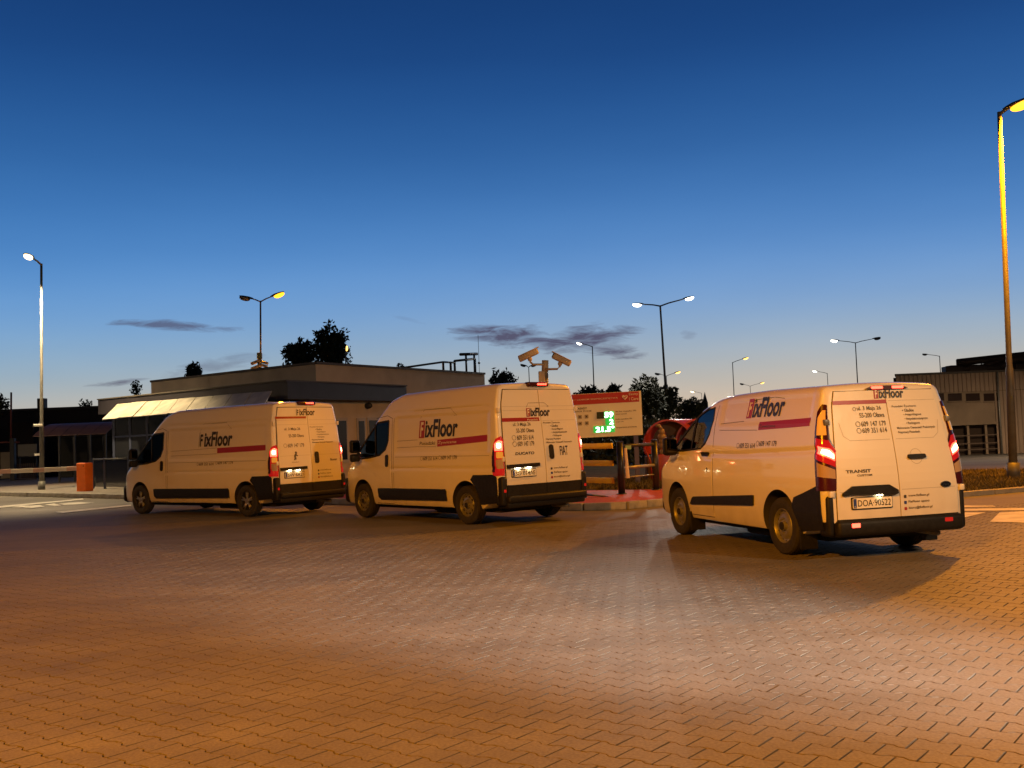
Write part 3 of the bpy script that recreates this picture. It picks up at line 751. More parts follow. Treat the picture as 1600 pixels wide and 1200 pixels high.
        phone('609 351 614', S, 1.38, 1.15, .55, .075, root); phone('609 147 179', S, .80, 1.16, .56, .075, root)
        F = Rr_off(Rr)
        obj('red_stripe', patch([(.045, 1.795), (.88, 1.795), (.88, 1.86), (.045, 1.86)], Rr, .022, .003), REDV, root)
        lettering('Posadzki', F, .33, 1.805, .25, .032, WHITEV, root, .01, .1, -1, .009)
        logo(v, F, .33, 1.875, .56, root)
        lettering('ul. 3 Maja 26', F, .66, 1.70, .40, .075, GREYV, root, .01); lettering('55-200 Oława', F, .60, 1.60, .40, .072, GREYV, root, .01)
        phone('609 351 614', F, .71, 1.47, .48, .085, root); phone('609 147 179', F, .71, 1.36, .48, .085, root)
        service_list(F, -.04, 1.74, 1.14, root, True)
        contact(F, -.11, .925, .078, 1.15, root)
        lettering('DUCATO', F, .68, 1.21, .43, .05, NAVY, root, .03, .2)
        lettering('FIAT', F, -.37, 1.17, .20, .165, NAVY, root, .01)
        plate(F, .52, .895, root, 'SO 814AE')
    return v
def Rr_off(Rr): return lambda u, v, o: Rr(u, v, o+.018)

def mid_van(root):
    v = Van('mid'); S, Rr = v.side(1), v.rear()
    win = [(1.82, 1.83), (2.02, 1.82), (2.25, 1.74), (2.98, 1.30), (3.02, 1.24), (2.7, 1.235), (2.12, 1.27), (1.98, 1.34), (1.88, 1.46), (1.80, 1.66)]
    cut = []
    for sg in (1, -1):
        for x in (0, v.wb): cut.append(cylY(x, .375, .41, sg*.62, sg*1.3))
    cut.append(xzprism(win, -1.4, 1.4))
    solid_cut(v.hull(), cut, [PAINT, INTER], root)
    for sg in (1, -1):
        f = v.side(sg)
        g = obj('side_window', patch(win, f, -.008, 0, .1), GLASS, root)
        obj('window_frame', ribbon(win+win[:1], f, .03, .002), SEAL, g); obj('window_bar', ribbon([(2.33, 1.69), (2.42, 1.25)], f, .04, .003), SEAL, g)
        d = obj('door', patch([(1.77, .34), (1.76, 1.18), (1.9, 1.2), (2.4, 1.19), (2.86, 1.15), (2.88, .95), (2.70, .86), (2.52, .62), (2.46, .34)], f, .004, .004), PAINT, root)
        obj('door_seam', ribbon([(2.48, .33), (1.78, .33), (1.735, .7), (1.735, 1.55), (1.70, 1.86), (1.78, 1.90)], f, .009), SEAL, d)
        obj('door_handle', patch(rpoly(1.86, 2.06, 1.165, 1.22, .02), f, .03, .035, .05), BLACKP, d)
        obj('lock', patch(rpoly(1.89, 1.92, .95, 1.01, .012), f, .006, .006), SEAL, d)
        obj('rub_strip', patch([(.62, .555), (2.40, .475), (2.47, .48), (2.38, .575), (2.33, .59), (.66, .685), (.60, .685)], f, .022, .024), BLACKP, root)
        obj('rear_cladding', patch([(-.30, .60), (-.36, .705), (-.60, .77), (-.88, .85), (-.95, .85), (-.96, .36), (-.42, .31), (-.38, .45)], f, .012, .014, .08), BLACKP, root)
        K = v.corner(sg); HS = mat('dark_red_housing', (.05, .004, .006), .25, coat=.5)
        tl = obj('tail_light', patch([(-.045, .80), (.235, .80), (.235, 1.26), (.165, 1.38), (.145, 1.60), (.125, 1.76), (.07, 1.77), (.0, 1.68), (-.045, 1.45), (-.055, 1.0)], K, .012, .016, .03), HS, root, True)
        obj('indicator', patch([(.01, 1.42), (.13, 1.42), (.115, 1.70), (.08, 1.70), (.03, 1.62)], K, .017, .005, .03), AMBER, tl)
        obj('brake_lamp', patch([(-.02, 1.16), (.22, 1.06), (.225, 1.24), (.15, 1.36), (-.01, 1.39)], K, .017, .005, .03), REDLENS, tl, True)
        obj('bulb', patch([(.02, 1.22), (.21, 1.13), (.215, 1.21), (.14, 1.27), (.03, 1.30)], K, .021, .005, .03), REDLIT, tl)
        obj('filament', patch([(.06, 1.225), (.20, 1.155), (.20, 1.20), (.13, 1.25), (.07, 1.265)], K, .024, .003, .03), HOTLIT, tl)
        obj('reversing_lamp', patch([(.0, .96), (.21, .93), (.21, 1.03), (.0, 1.12)], K, .017, .005, .03), CLEARLENS, tl)
        bm = B(); box(bm, (2.86, sg*1.10, 1.30), (.14, .22, .26), bev=.05, seg=3); tube(bm, [(2.95, sg*.9, 1.22), (2.90, sg*1.05, 1.23)], .035, 8)
        mi = obj('wing_mirror', bm, BLACKP, root, True); bm = B(); box(bm, (2.787, sg*1.10, 1.31), (.01, .16, .19), bev=.004); obj('mirror_glass', bm, mat('mirror_dark', (.10, .10, .11), .08, 1), mi)
        bm = B(); box(bm, (3.62, sg*.74, .88), (.34, .2, .18), Matrix.Rotation(-sg*.5, 3, 'Z'), bev=.06); obj('headlight', bm, CLEARLENS, root, True)
        for x in (0, v.wb):
            lipp = [(x+.42*math.cos(R_(a)), .375+.42*math.sin(R_(a))) for a in range(-12, 193, 8)]
            obj('arch_lip', ribbon(lipp, f, .028, .006, 9), PAINT, root)
            bm = B(); box(bm, (x-.43, sg*.86, .235), (.02, .24, .27), bev=.006); obj('mud_flap', bm, BLACKP, root)
        for z in (1.56, .76):
            bm = B(); p = Rr(sg*.845, z, .012) if z > 1 else Rr(sg*.90, z, .01); box(bm, p, (.05, .07, .07), bev=.012); obj('hinge', bm, STEEL if z > 1 else PAINT, root, True)
    obj('windscreen', patch([(2.02, -.62), (2.02, .62), (3.12, .74), (3.12, -.74)], v.hood(), .006, .004, .12), mat('dark_glass', (.015, .016, .018), .05, coat=1), root, True)
    bm = B(); box(bm, (3.80, 0, .45), (.22, 1.62, .36), bev=.09, seg=3); obj('front_bumper', bm, BLACKP, root, True)
    seal = [(-.838, .46), (-.838, .8), (-.791, 1.3), (-.736, 1.75), (-.69, 1.912), (.69, 1.912), (.736, 1.75), (.791, 1.3), (.838, .8), (.838, .46)]
    obj('door_seal', patch(seal, Rr, .004, .004, .1), SEAL, root)
    for sg in (1, -1):
        d = obj('rear_door', patch([(sg*.006, .475), (sg*.832, .475), (sg*.832, .8), (sg*.785, 1.3), (sg*.73, 1.75), (sg*.685, 1.905), (sg*.006, 1.91)], Rr, .016, .013, .1), PAINT, root)
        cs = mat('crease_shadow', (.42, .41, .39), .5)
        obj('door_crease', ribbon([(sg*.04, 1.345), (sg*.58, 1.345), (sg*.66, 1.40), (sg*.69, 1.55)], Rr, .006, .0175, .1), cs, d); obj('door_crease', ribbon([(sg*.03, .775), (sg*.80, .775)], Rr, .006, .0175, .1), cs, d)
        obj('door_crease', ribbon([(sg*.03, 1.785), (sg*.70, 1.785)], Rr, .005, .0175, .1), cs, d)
    F = lambda u, w, o_: Rr(u, w, o_+.016)
    obj('door_handle', patch(rpoly(-.40, -.16, 1.115, 1.165, .02), F, .03, .03, .05), BLACKP, root)
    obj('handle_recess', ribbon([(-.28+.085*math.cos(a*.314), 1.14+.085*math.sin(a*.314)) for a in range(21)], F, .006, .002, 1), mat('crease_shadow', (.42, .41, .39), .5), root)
    bm = B(); box(bm, (-.99, 0, .375), (.17, 1.74, .185), bev=.05, seg=3); box(bm, (-.80, 0, .34), (.3, 1.7, .14), bev=.02)
    for sg in (1, -1): box(bm, (-.90, sg*.905, .52), (.20, .10, .46), bev=.04, seg=3)
    bp = obj('rear_bumper', bm, BLACKP, root, True)
    for sg in (1, -1): obj('reflector', patch(rpoly(sg*.64-.055, sg*.64+.055, .385, .43, .008), lambda u, w, o_: Vector((-1.075-o_, u, w)), .003, .004), REDLIT if sg > 0 else REDLENS, bp)
    st = obj('high_brake_light', patch([(.26, 1.93), (.16, 1.962), (-.22, 1.962), (-.33, 1.93), (-.22, 1.915), (.16, 1.915)], Rr, .035, .03), mat('dark_red_housing', (.05, .004, .006), .25, coat=.5), root)
    for u in (.12, -.17): obj('brake_lamp', patch(rpoly(u-.09, u+.07, 1.925, 1.955, .012), Rr, .039, .004), REDLIT, st)
    obj('plate_housing', patch([(.04, .735), (.10, .72), (.66, .745), (.77, .735), (.77, .765), (.64, .84), (.16, .84), (.04, .775)], F, .034, .034, .1), BLACKP, root)
    bm = B(); p = F(.30, .730, .03); box(bm, p, (.02, .07, .008)); obj('plate_lamp', bm, PLATELIT, root)
    finish_van(v, root, 'slots', .855)
    logo(v, S, .90, 1.655, .92, root, roof=False)
    obj('logo_roof', ribbon([(.84, 1.86), (.74, 1.885), (.24, 1.90), (.02, 1.875)], S, .006, .004), GREYV, root)
    obj('red_stripe', patch([(-.71, 1.53), (-.71, 1.625), (.52, 1.60), (.52, 1.50)], S, .004, .003), REDV, root)
    lettering('Żywiczne', S, .50, 1.52, .40, .055, GREYV, root, .01, .1, -1, .008)
    obj('logo_line', ribbon([(1.58, 1.60), (.94, 1.62)], S, .006, .004), GREYV, root); obj('logo_line', ribbon([(1.58, 1.515), (.54, 1.50)], S, .006, .004), GREYV, root)
    phone('609 351 614', S, 1.05, 1.275, .48, .065, root, NAVY); phone('609 147 179', S, .54, 1.30, .50, .065, root, NAVY)
    obj('red_stripe', patch([(-.002, 1.755), (.725, 1.755), (.725, 1.80), (-.002, 1.80)], F, .003, .003), REDV, root)
    logo(v, F, .16, 1.812, .42, root, roof=False)
    obj('address_icon', ribbon([(.475-.02+.02*math.cos(a*.63), 1.70+.02*math.sin(a*.63)) for a in range(11)], F, .006, .004, 1), GREYV, root)
    lettering('ul. 3 Maja 26', F, .42, 1.672, .33, .058, GREYV, root, .01); lettering('55-200 Oława', F, .40, 1.60, .34, .055, GREYV, root, .01)
    phone('609 147 179', F, .47, 1.50, .41, .058, root); phone('609 351 614', F, .47, 1.425, .41, .058, root)
    service_list(F, -.065, 1.70, .97, root)
    contact(F, -.05, .68, .068, .98, root)
    lettering('TRANSIT', F, .70, .985, .33, .036, GREYV, root, .03); lettering('CUSTOM', F, .56, .945, .20, .022, GREYV, root, .02)
    ov = obj('badge', patch([(-.655+.075*math.cos(a*.314), .805+.036*math.sin(a*.314)) for a in range(20)], F, .012, .012), mat('badge_blue', (.006, .01, .03), .2, coat=1), root)
    obj('badge_rim', ribbon([(-.655+.07*math.cos(a*.314), .805+.032*math.sin(a*.314)) for a in range(21)], F, .005, .013, 1), CHROME, ov); lettering('Ford', F, -.61, .79, .09, .032, CHROME, ov, 0, .3, -1, .014)
    plate(F, .39, .648, root, 'DOA·90522')
    return v
van3 = empty('panel_van', (4.047, 12.700, 0), 1.8417, 'low-roof white panel van with slotted steel wheels, nearest the camera', 'van', 'white panel vans in line')
mid_van(van3); van3.scale = (1, .945, 1)
van2 = empty('panel_van', (-.1178, 19.1454, 0), 2.2739, 'high-roof white panel van with round-holed steel wheels, middle of the line', 'van', 'white panel vans in line')
big_van(van2, 'l2', 'holes')
van1 = empty('panel_van', (-5.3125, 23.531, 0), 2.4935, 'long high-roof white panel van with spoked wheels in front of the gatehouse', 'van', 'white panel vans in line')
big_van(van1, 'l3', 'alloy', True)

# ------------------------------------------------------------------ street lamps
POLE = mat('lamp_pole_steel', (.13, .13, .125), .55, .25, noise_amt=.25, scale=4)
HEAD = mat('lamp_head', (.07, .075, .08), .45, .4)
def lamp_mat(name, col, st): return mat(name, (1, .9, .7), .3, emit=col, estr=st)
LIT = {'sodium': (lamp_mat('sodium_lamp', (1, .36, .012), 3.2), SODIUM), 'warm': (lamp_mat('warm_lamp', (1, .74, .36), 6), WARM), 'cool': (lamp_mat('cool_lamp', (1, .93, .80), 8), COOL),
       'amber': (lamp_mat('amber_lamp', (1, .55, .12), 3.5), (1, .68, .38))}
def street_lamp(base, top, heads, label, r0=.085, group='street lamps', hl=.62, cat='street lamp', aim=0, spread=168):
    """base, top: points; heads: (tip point, kind or None, watts)"""
    root = empty('street_lamp', base, 0, label, cat, group); b = Vector(base); t = Vector(top)-b
    bm = B(); tube(bm, [(0, 0, 0), t*.3, t*.31, t], r0, 14, r0*.5); obj('pole', bm, POLE, root, True)
    bm = B(); tube(bm, [(0, 0, 0), t*.05], r0*1.45, 14); box(bm, (0, 0, .02), (r0*4.2, r0*4.2, .04), bev=.01); obj('pole_base', bm, POLE, root, True)
    for tip, kind, watt in heads:
        tip = Vector(tip)-b; d = tip-t; ln = d.length; dn = d.normalized(); hs = tip-dn*hl
        if ln > hl*1.05:
            bm = B(); tube(bm, [t-Vector((0, 0, .05)), t+d*.25, hs], r0*.42, 8, r0*.34); obj('arm', bm, POLE, root, True)
        # housing: a flattened, tapering shell
        side = dn.cross(Vector((0, 0, 1))).normalized(); up = side.cross(dn); bm = B(); rings = []
        for a, wd, hh in ((0, .35, .5), (.12, .6, .8), (.35, 1, 1), (.75, .95, .8), (.95, .6, .5), (1, .25, .25)):
            c = hs+dn*hl*a; ring = []
            for k in range(12):
                g = k*math.pi/6; ring.append(bm.verts.new(c + side*math.cos(g)*.15*wd*hl/.62 + up*math.sin(g)*.075*hh*hl/.62*(1 if math.sin(g) > 0 else .35)))
            rings.append(ring)
        for p, q in zip(rings, rings[1:]):
            for k in range(12): bm.faces.new((p[k], p[(k+1) % 12], q[(k+1) % 12], q[k]))
        bm.faces.new(rings[0]); bm.faces.new(rings[-1]); bmesh.ops.recalc_face_normals(bm, faces=bm.faces)
        h = obj('lamp_head', bm, HEAD, root, True)
        bm = B(); bmesh.ops.create_uvsphere(bm, u_segments=14, v_segments=8, radius=1)
        c = hs+dn*hl*.6-up*.05*hl/.62
        for v in bm.verts: v.co = c + dn*v.co.x*.24*hl/.62 + side*v.co.y*.14*hl/.62 + up*v.co.z*.11*hl/.62
        obj('lens', bm, LIT[kind][0] if kind else LENS_OFF, h, True)
        if kind and watt:
            L = bpy.data.lights.new('lamp_light', 'SPOT'); L.energy = watt; L.color = LIT[kind][1]; L.shadow_soft_size = .12; L.spot_size = R_(spread); L.spot_blend = .35
            o = bpy.data.objects.new('lamp_light', L); link(o, h); o.location = c-up*.2*hl/.62; o.rotation_euler = (-R_(aim), 0, 0)
    return root
def lamp_px(bx, tx, ty, heads, label, Y=None, by=None, height=9.0, **k):
    hor = lambda x: 681 - .0386*(x-800)
    if by is not None: base = G(bx, by)
    else:
        if Y is None: Y = FPX*(height-CAMH)/(hor(tx)-ty)
        base = at(bx, 600, Y); base.z = gz(base.x, base.y)
    Y = base.y
    return street_lamp(base, at(tx, ty, Y), [(at(hx, hy, Y+dy), kd, w) for hx, hy, dy, kd, w in heads], label, **k)
lamp_px(65, 64.6, 412, [(39, 396, -1.2, 'warm', E_LEFT)], 'tall steel street lamp with one warm-white head beside the barrier', by=770, r0=.095, aim=8, spread=112)
lamp_px(1584, 1561.5, 175, [(1614, 152, -.3, 'sodium', E_RIGHT)], 'tall steel street lamp with orange sodium head on the grass verge', by=752, r0=.104, hl=.7)
lamp_px(404, 407, 470, [(374, 462.5, 0, None, 0), (444, 456, 0, 'sodium', E_MID)], 'twin-arm street lamp above the gatehouse roof, one head lit orange', hl=.75, aim=50, spread=110)
lamp_px(1042, 1031.5, 477, [(988, 474.5, 0, 'cool', E_CENTRE*.6), (1084, 463, 0, 'cool', E_CENTRE)], 'tall twin-arm street lamp with two white lit heads', r0=.11, hl=.7, aim=58, spread=88)
lamp_px(927.5, 925.5, 541, [(901, 535, 0, 'cool', 0)], 'single-arm street lamp with white head behind the info board', hl=.6)
lamp_px(1044, 1041, 587, [(1023, 583, 0, None, 0), (1063, 580, 0, 'amber', 0)], 'twin-arm lamp with amber right head behind the tall white-lit lamp', hl=.9)
lamp_px(1146, 1144.5, 566, [(1169, 558, 0, 'amber', 0)], 'single-arm lamp with amber head above the low van roof front', hl=.75)
lamp_px(1173.5, 1172, 603, [(1156, 599, 0, None, 0), (1194, 597, 0, 'amber', 0)], 'small far twin-arm lamp with one amber head over the low van', hl=.9)
lamp_px(1294, 1292.5, 583, [(1270, 579, 0, 'cool', 0)], 'far single-arm lamp with white left-hand head over the low van', hl=.8)
lamp_px(1340, 1336.5, 535, [(1298, 531, 0, 'cool', 0), (1376, 527, 0, None, 0)], 'far twin-arm lamp with only the left head lit white', hl=.8)
lamp_px(1470, 1468, 556, [(1441, 553, 0, None, 0)], 'unlit single-arm street lamp beside the corrugated hall', hl=.7)
lamp_px(1097, 1096, 614, [(1079, 611, 0, 'warm', 0)], 'very small far lamp with pale head above the trees', hl=1.0)
lamp_px(828, 826, 573, [(813, 569, 0, None, 0), (838, 569, 0, None, 0)], 'thin twin-arm lamp with unlit heads behind the cameras', hl=.8)
lamp_px(1013, 1011.5, 624, [(1022, 620, 0, 'cool', 0)], 'low lamp with white head among the dark trees', height=5, hl=.35, r0=.06)
lamp_px(540, 540, 556, [(541, 540, 0, 'amber', 0)], 'post lamp with amber globe beside the big tree', height=7, hl=.45)
lamp_px(775, 775, 600, [(774, 588, -.2, 'sodium', 0)], 'orange globe lamp behind the gatehouse end wall', height=6, hl=.5)
# two assumed lamps, unseen behind the camera, added to light the vans' near sides
street_lamp((-7.6, -4.6, 0), (-7.6, -4.6, 9), [((-6.4, -3.8, 9.2), 'sodium', E_NEAR_ASSUMED)], 'assumed sodium street lamp, unseen behind the viewpoint, left of the yard', r0=.1)
street_lamp((16, -2.0, 0), (16, -2.0, 9), [((14.8, -1.2, 9.2), 'amber', E_NEARW_ASSUMED)], 'assumed amber street lamp, unseen behind the viewpoint, right of the yard', r0=.1, aim=-28, spread=150)

street_lamp((33, 50, gz(33, 50)), (33, 50, 8.2), [((31.6, 50.6, 8.5), 'amber', E_HALL)], 'added amber street lamp, unseen outside the right edge in front of the hall', r0=.1)  # added lamp out of view, brightens the hall front and gatehouse wall
street_lamp((-33, 37, 0), (-33, 37, 9), [((-31.4, 36.4, 9.2), 'amber', E_WEST)], 'added amber street lamp, unseen outside the left edge before the warehouse', r0=.1)  # unseen lamp added to lift the shelter, warehouse and awning
# added unseen lamp in place of vehicle headlights: a flat beam over the stones
wk = empty('added_beam_light', (8.2, -1.2, 0), 0, 'added low white floodlight, unseen behind the viewpoint, standing in for vehicle headlights', 'floodlight')
bm = B(); tube(bm, [(0, 0, 0), (0, 0, 1.67)], .03, 8); box(bm, (0, 0, .02), (.4, .3, .04), bev=.01); obj('stand', bm, DKMETAL, wk)
bm = B(); box(bm, (0, -.06, 1.75), (.36, .10, .2), bev=.02); obj('housing', bm, DKMETAL, wk)
L = bpy.data.lights.new('beam', 'SPOT'); L.energy = E_BEAM; L.color = (1, .88, .80); L.shadow_soft_size = .35; L.spot_size = R_(9.5); L.spot_blend = 1.0
o = bpy.data.objects.new('beam', L); link(o, wk); o.location = (0, .02, 1.75); o.rotation_euler = Vector((-7.0, 9.3, -1.62)).to_track_quat('-Z', 'Y').to_euler(); o.scale = (2.7, 1, 1)

# ------------------------------------------------------------------ gatehouse
RENDER = mat('grey_render', (.60, .53, .44), .85, noise_amt=.15, scale=1.2, bump=.25, bscale=90)
BAND = mat('slate_cladding', (.030, .027, .037), .55, noise_amt=.2, scale=2)
COPING = mat('roof_coping', (.10, .09, .08), .6)
FRAME = mat('pale_window_frame', (.45, .43, .40), .5)
DGLASS = mat('dark_glazing', (.018, .02, .026), .06, spec=.8)
AWN = mat('awning_sheet', (.62, .59, .50), .5, noise_amt=.3, scale=1.6)
gh = empty('gatehouse', (-8, 40, 0), 0, 'flat-roofed grey gatehouse with dark fascia band and pale sloping awning', 'building')
def part(name, bm, m, parent=gh, smooth=False):
    root = parent
    while root.parent: root = root.parent
    off = -root.location
    for v in bm.verts: v.co += off
    return obj(name, bm, m, parent, smooth)
def P2(px, py, Y): p = at(px, py, Y); return Vector((p.x, p.y))
cU = at(493, 568, 39.3); lU = at(236, 597, 46.4); rU = at(757, 585, 50.1); zU = cU.z
back = Vector((lU.x+rU.x-cU.x, lU.y+rU.y-cU.y))
bm = B(); prism(bm, [(lU.x, lU.y), (cU.x, cU.y), (rU.x, rU.y), back], 0, zU); part('wall', bm, RENDER)
def off2(a, b, t):
    a, b = Vector(a[:2]), Vector(b[:2]); d = (b-a).normalized(); n = Vector((-d.y, d.x)); n = -n if n.y > 0 else n
    return a+n*t, b+n*t
for a, b in ((lU, cU), (cU, rU)):
    p, q = off2(a, b, .06); bm = B(); quadpanel(bm, p, q, zU-.02, zU+.07, .3); part('roof_coping', bm, COPING)
cB = at(449, 595.5, 37.0); lB = at(153, 625, 45.4); rB = at(635, 603.5, 43.8); zt_ = cB.z; zb_ = at(449, 623, 37.0).z
bb = Vector((lB.x+rB.x-cB.x, lB.y+rB.y-cB.y))
bm = B(); prism(bm, [(lB.x, lB.y), (cB.x, cB.y), (rB.x, rB.y), bb], zb_, zt_); part('fascia_band', bm, BAND)
bm = B(); prism(bm, [off2(lB, cB, .05)[0], (cB.x-.03, cB.y-.06), off2(cB, rB, .05)[1], bb], zt_+.004, zt_+.05); part('roof_coping', bm, COPING)
# lower storey under the band: glazed on the left, rendered with windows on the right
cL, lL = off2(cB, lB, -.9)[0], off2(lB, cB, -.9)[0]
dR = (Vector(rB[:2])-Vector(cB[:2])).normalized(); dLt = (Vector(lB[:2])-Vector(cB[:2])).normalized()
c0 = Vector(cB[:2]) + dR*.9 + dLt*.9
r0_ = c0 + dR*8.6; l0_ = c0 + dLt*12.4
bm = B(); quadpanel(bm, l0_, c0, 0, zb_, .1); gl = part('glazing', bm, DGLASS)
for i in range(10):
    p = c0+(l0_-c0)*(i/9); bm = B(); prism(bm, [p+Vector((-.05, -.07)), p+Vector((.05, -.07)), p+Vector((.05, .02)), p+Vector((-.05, .02))], 0, zb_); part('mullion', bm, mat('blue_mullion', (.06, .075, .14), .4, .3), gl)
for z in (1.0, 2.15):
    a, b = off2(l0_, c0, .05); bm = B(); quadpanel(bm, a, b, z, z+.07, .04); part('transom', bm, mat('blue_mullion', (.06, .075, .14), .4, .3), gl)
LITWIN = mat('lit_room', (.5, .4, .25), .6, emit=(1, .74, .4), estr=.22)
for u in (.60, .655):
    p = l0_+(c0-l0_)*(1-u); q = l0_+(c0-l0_)*(1-u+.045); a, b = off2(p, q, .012); bm = B(); quadpanel(bm, a, b, 2.35, 2.65, .01); part('lit_pane', bm, LITWIN, gl)
cW = Vector(cU[:2]); dW = (Vector(rU[:2])-cW).normalized()
def win_r(t0, t1, z0, z1, door=False):
    a, b = cW+dW*t0, cW+dW*t1; p, q = off2(a, b, .04)
    bm = B(); quadpanel(bm, p, q, z0, z1, .05); w = part('door' if door else 'window', bm, FRAME)
    n = 2 if (t1-t0) > 1.6 else 1
    for i in range(n):
        s0, s1 = t0+(t1-t0)*i/n+.10, t0+(t1-t0)*(i+1)/n-.10
        p, q = off2(cW+dW*s0, cW+dW*s1, .055); bm = B(); quadpanel(bm, p, q, z0+.12, z1-.12, .012); part('pane', bm, DGLASS, w)
def tr_(px): return min((i/100 for i in range(861)), key=lambda t: abs((lambda P: 800+FPX*(P-CP).dot(RR)/(P-CP).dot(FW))(Vector((*(cW+dW*t), 1.6)))-px))
win_r(tr_(506), tr_(543), .75, 2.52); win_r(tr_(557.5), tr_(571), .12, 2.5, True); win_r(tr_(574), tr_(606), .75, 2.52)
bm = B(); bmesh.ops.create_uvsphere(bm, u_segments=14, v_segments=8, radius=.17)
p = at(576, 634, cW.y+dW.y*tr_(576)-.05)
for v in bm.verts: v.co = Vector((p.x+v.co.x, p.y-.1+v.co.y*.5, p.z+v.co.z*.75))
part('wall_lamp', bm, DKMETAL, gh, True)
# the pale sheet-metal awning, in panels
nL = Vector((dLt.y, -dLt.x)); nL = nL if nL.y < 0 else -nL
a0, a1 = at(425, 610.5, 36.75), at(183, 631, 44.2); b0, b1 = at(413, 632, 35.6), at(159, 655, 42.6)
NP = 9
for i in range(NP):
    t0, t1 = i/NP+.002, (i+1)/NP-.002
    q = [a0.lerp(a1, t0), a0.lerp(a1, t1), b0.lerp(b1, t1), b0.lerp(b1, t0)]
    n = (q[1]-q[0]).cross(q[3]-q[0]).normalized(); n = n if n.y < 0 else -n
    dz = random.uniform(-.012, .012)
    bm = B(); vs = [bm.verts.new(p+n*dz) for p in q]; wv = [bm.verts.new(p-n*.03+n*dz) for p in q]
    bm.faces.new(vs); bm.faces.new(wv[::-1])
    for k in range(4): bm.faces.new((vs[k], wv[k], wv[(k+1) % 4], vs[(k+1) % 4]))
    bmesh.ops.recalc_face_normals(bm, faces=bm.faces); part('awning_panel', bm, AWN)
s0, s1 = at(418, 629, 36.2), at(513, 624.5, 41.2)
bm = B(); prism(bm, [(s0.x, s0.y), (s1.x, s1.y), (s1.x-1.2, s1.y+.9), (s0.x-1.2, s0.y+.9)], s0.z-.10, s0.z+.04); part('canopy', bm, mat('canopy_white', (.72, .71, .68), .5))
bm = B(); m_ = s0.lerp(s1, .25); box(bm, (m_.x-.5, m_.y+.45, s0.z-.13), (.5, .18, .05), bev=.01); part('canopy_light', bm, mat('soffit_lamp', (1, 1, .9), .4, emit=(1, .93, .75), estr=6))
# roof rail and hoops above the end wall
RAIL = mat('black_rail', (.02, .022, .026), .45, .4)
rd = (Vector(rU[:2])-Vector(cU[:2]))
def onr(px): # point along the right-hand roof edge at that bearing
    best = min((i/400 for i in range(401)), key=lambda t: abs((lambda P: 800+FPX*(P-CP).dot(RR)/(P-CP).dot(FW))(Vector((cU.x+rd.x*t, cU.y+rd.y*t+.0, zU)))-px))
    return Vector((cU.x+rd.x*best, cU.y+rd.y*best, zU))
def upto(p, py):
    d = ray(800, py); 
    z = CAMH + (681-.0386*((p.x/p.y)*FPX) - py)/FPX*p.y; return Vector((p.x, p.y, z))
rail = empty('roof_guardrail', onr(695), 0, 'black tubular guardrail with hoops on the gatehouse roof edge', 'guardrail')
p1, p2, p3, p4 = onr(621), onr(693), onr(711), onr(743)
bm = B(); tube(bm, [p1+Vector((0, .3, .03)), upto(p2, 565.5), upto(p3, 566.5)], .045, 8); part('top_rail', bm, RAIL, rail, True)
for p, y in ((p2, 565.5), (onr(704.5), 566), (p3, 563.5), (p4, 560.3)):
    bm = B(); tube(bm, [p, upto(p, y)], .055, 8); part('post', bm, RAIL, rail, True)
bm = B(); tube(bm, [upto(p3, 563.8), upto(p4, 560.5)], .055, 8); part('top_rail', bm, RAIL, rail, True)
for px in (721, 734):
    p = onr(px)+Vector((.2, .9, 0)); bm = B(); tube(bm, [p, p+Vector((0, 0, .95))], .05, 8); part('post', bm, RAIL, rail, True)
bm = B(); q1, q2 = onr(712)+Vector((.2, .9, .9)), onr(739)+Vector((.2, .9, 1.0)); tube(bm, [q1, q2], .07, 8); part('hoop', bm, RAIL, rail, True)
bm = B(); p = onr(749); tube(bm, [p, upto(p, 523)], .012, 6); bmesh.ops.create_uvsphere(bm, u_segments=8, v_segments=6, radius=.06, matrix=Matrix.Translation(upto(p, 567)))
tag(obj('antenna', bm, RAIL), 'thin whip antenna on the gatehouse roof beside the guardrail', 'antenna')
# floodlight cluster on the lamp pole over the roof
fl = empty('floodlight_cluster', at(405, 570, 47.5), 0, 'cluster of small pale floodlights and cameras above the gatehouse roof edge', 'floodlights')
bm = B(); tube(bm, [at(405, 585, 47.5), at(404.5, 553, 47.5)], .07, 8); part('post', bm, DKMETAL, fl, True)
for px, py, sg in ((399, 566, -1), (412, 566, 1), (411, 571, 1), (399, 574, -1)):
    bm = B(); box(bm, at(px, py, 47.3), (.42, .2, .13), Matrix.Rotation(sg*.35, 3, 'Y'), bev=.03); part('floodlight', bm, mat('cream_housing', (.55, .47, .30), .5), fl, True)
bm = B(); box(bm, at(405.5, 556, 47.3), (.22, .2, .3), bev=.03); part('beacon', bm, mat('beacon_box', (.30, .32, .10), .5), fl, True)

# ------------------------------------------------------------------ barrier, glass screen and left background
ORANGE = mat('orange_powder_coat', (.95, .19, .012), .4, noise_amt=.12, scale=5)
g0 = G(133, 772.5); bar = empty('barrier_gate', g0, 0, 'orange barrier housing with long white and red arm lowered to the left', 'barrier')
bm = B(); box(bm, (0, 0, .58), (.42, .40, 1.16), Matrix.Rotation(-.35, 3, 'Z'), bev=.02); obj('housing', bm, ORANGE, bar)
bm = B(); box(bm, (0, 0, .02), (.5, .48, .05), Matrix.Rotation(-.35, 3, 'Z')); obj('base_plate', bm, GALV, bar)
bm = B(); lathe(bm, [(.02, -.235), (.02, -.23), (0, -.235)], (0.05, 0, 1.05), 10); obj('lock', bm, DARKHOLE, bar)
al = Vector((-1, .04, -.006)).normalized(); ah = .97
ARMW = mat('barrier_white', (.72, .69, .64), .4); ARMR = mat('barrier_red', (.50, .10, .08), .4)
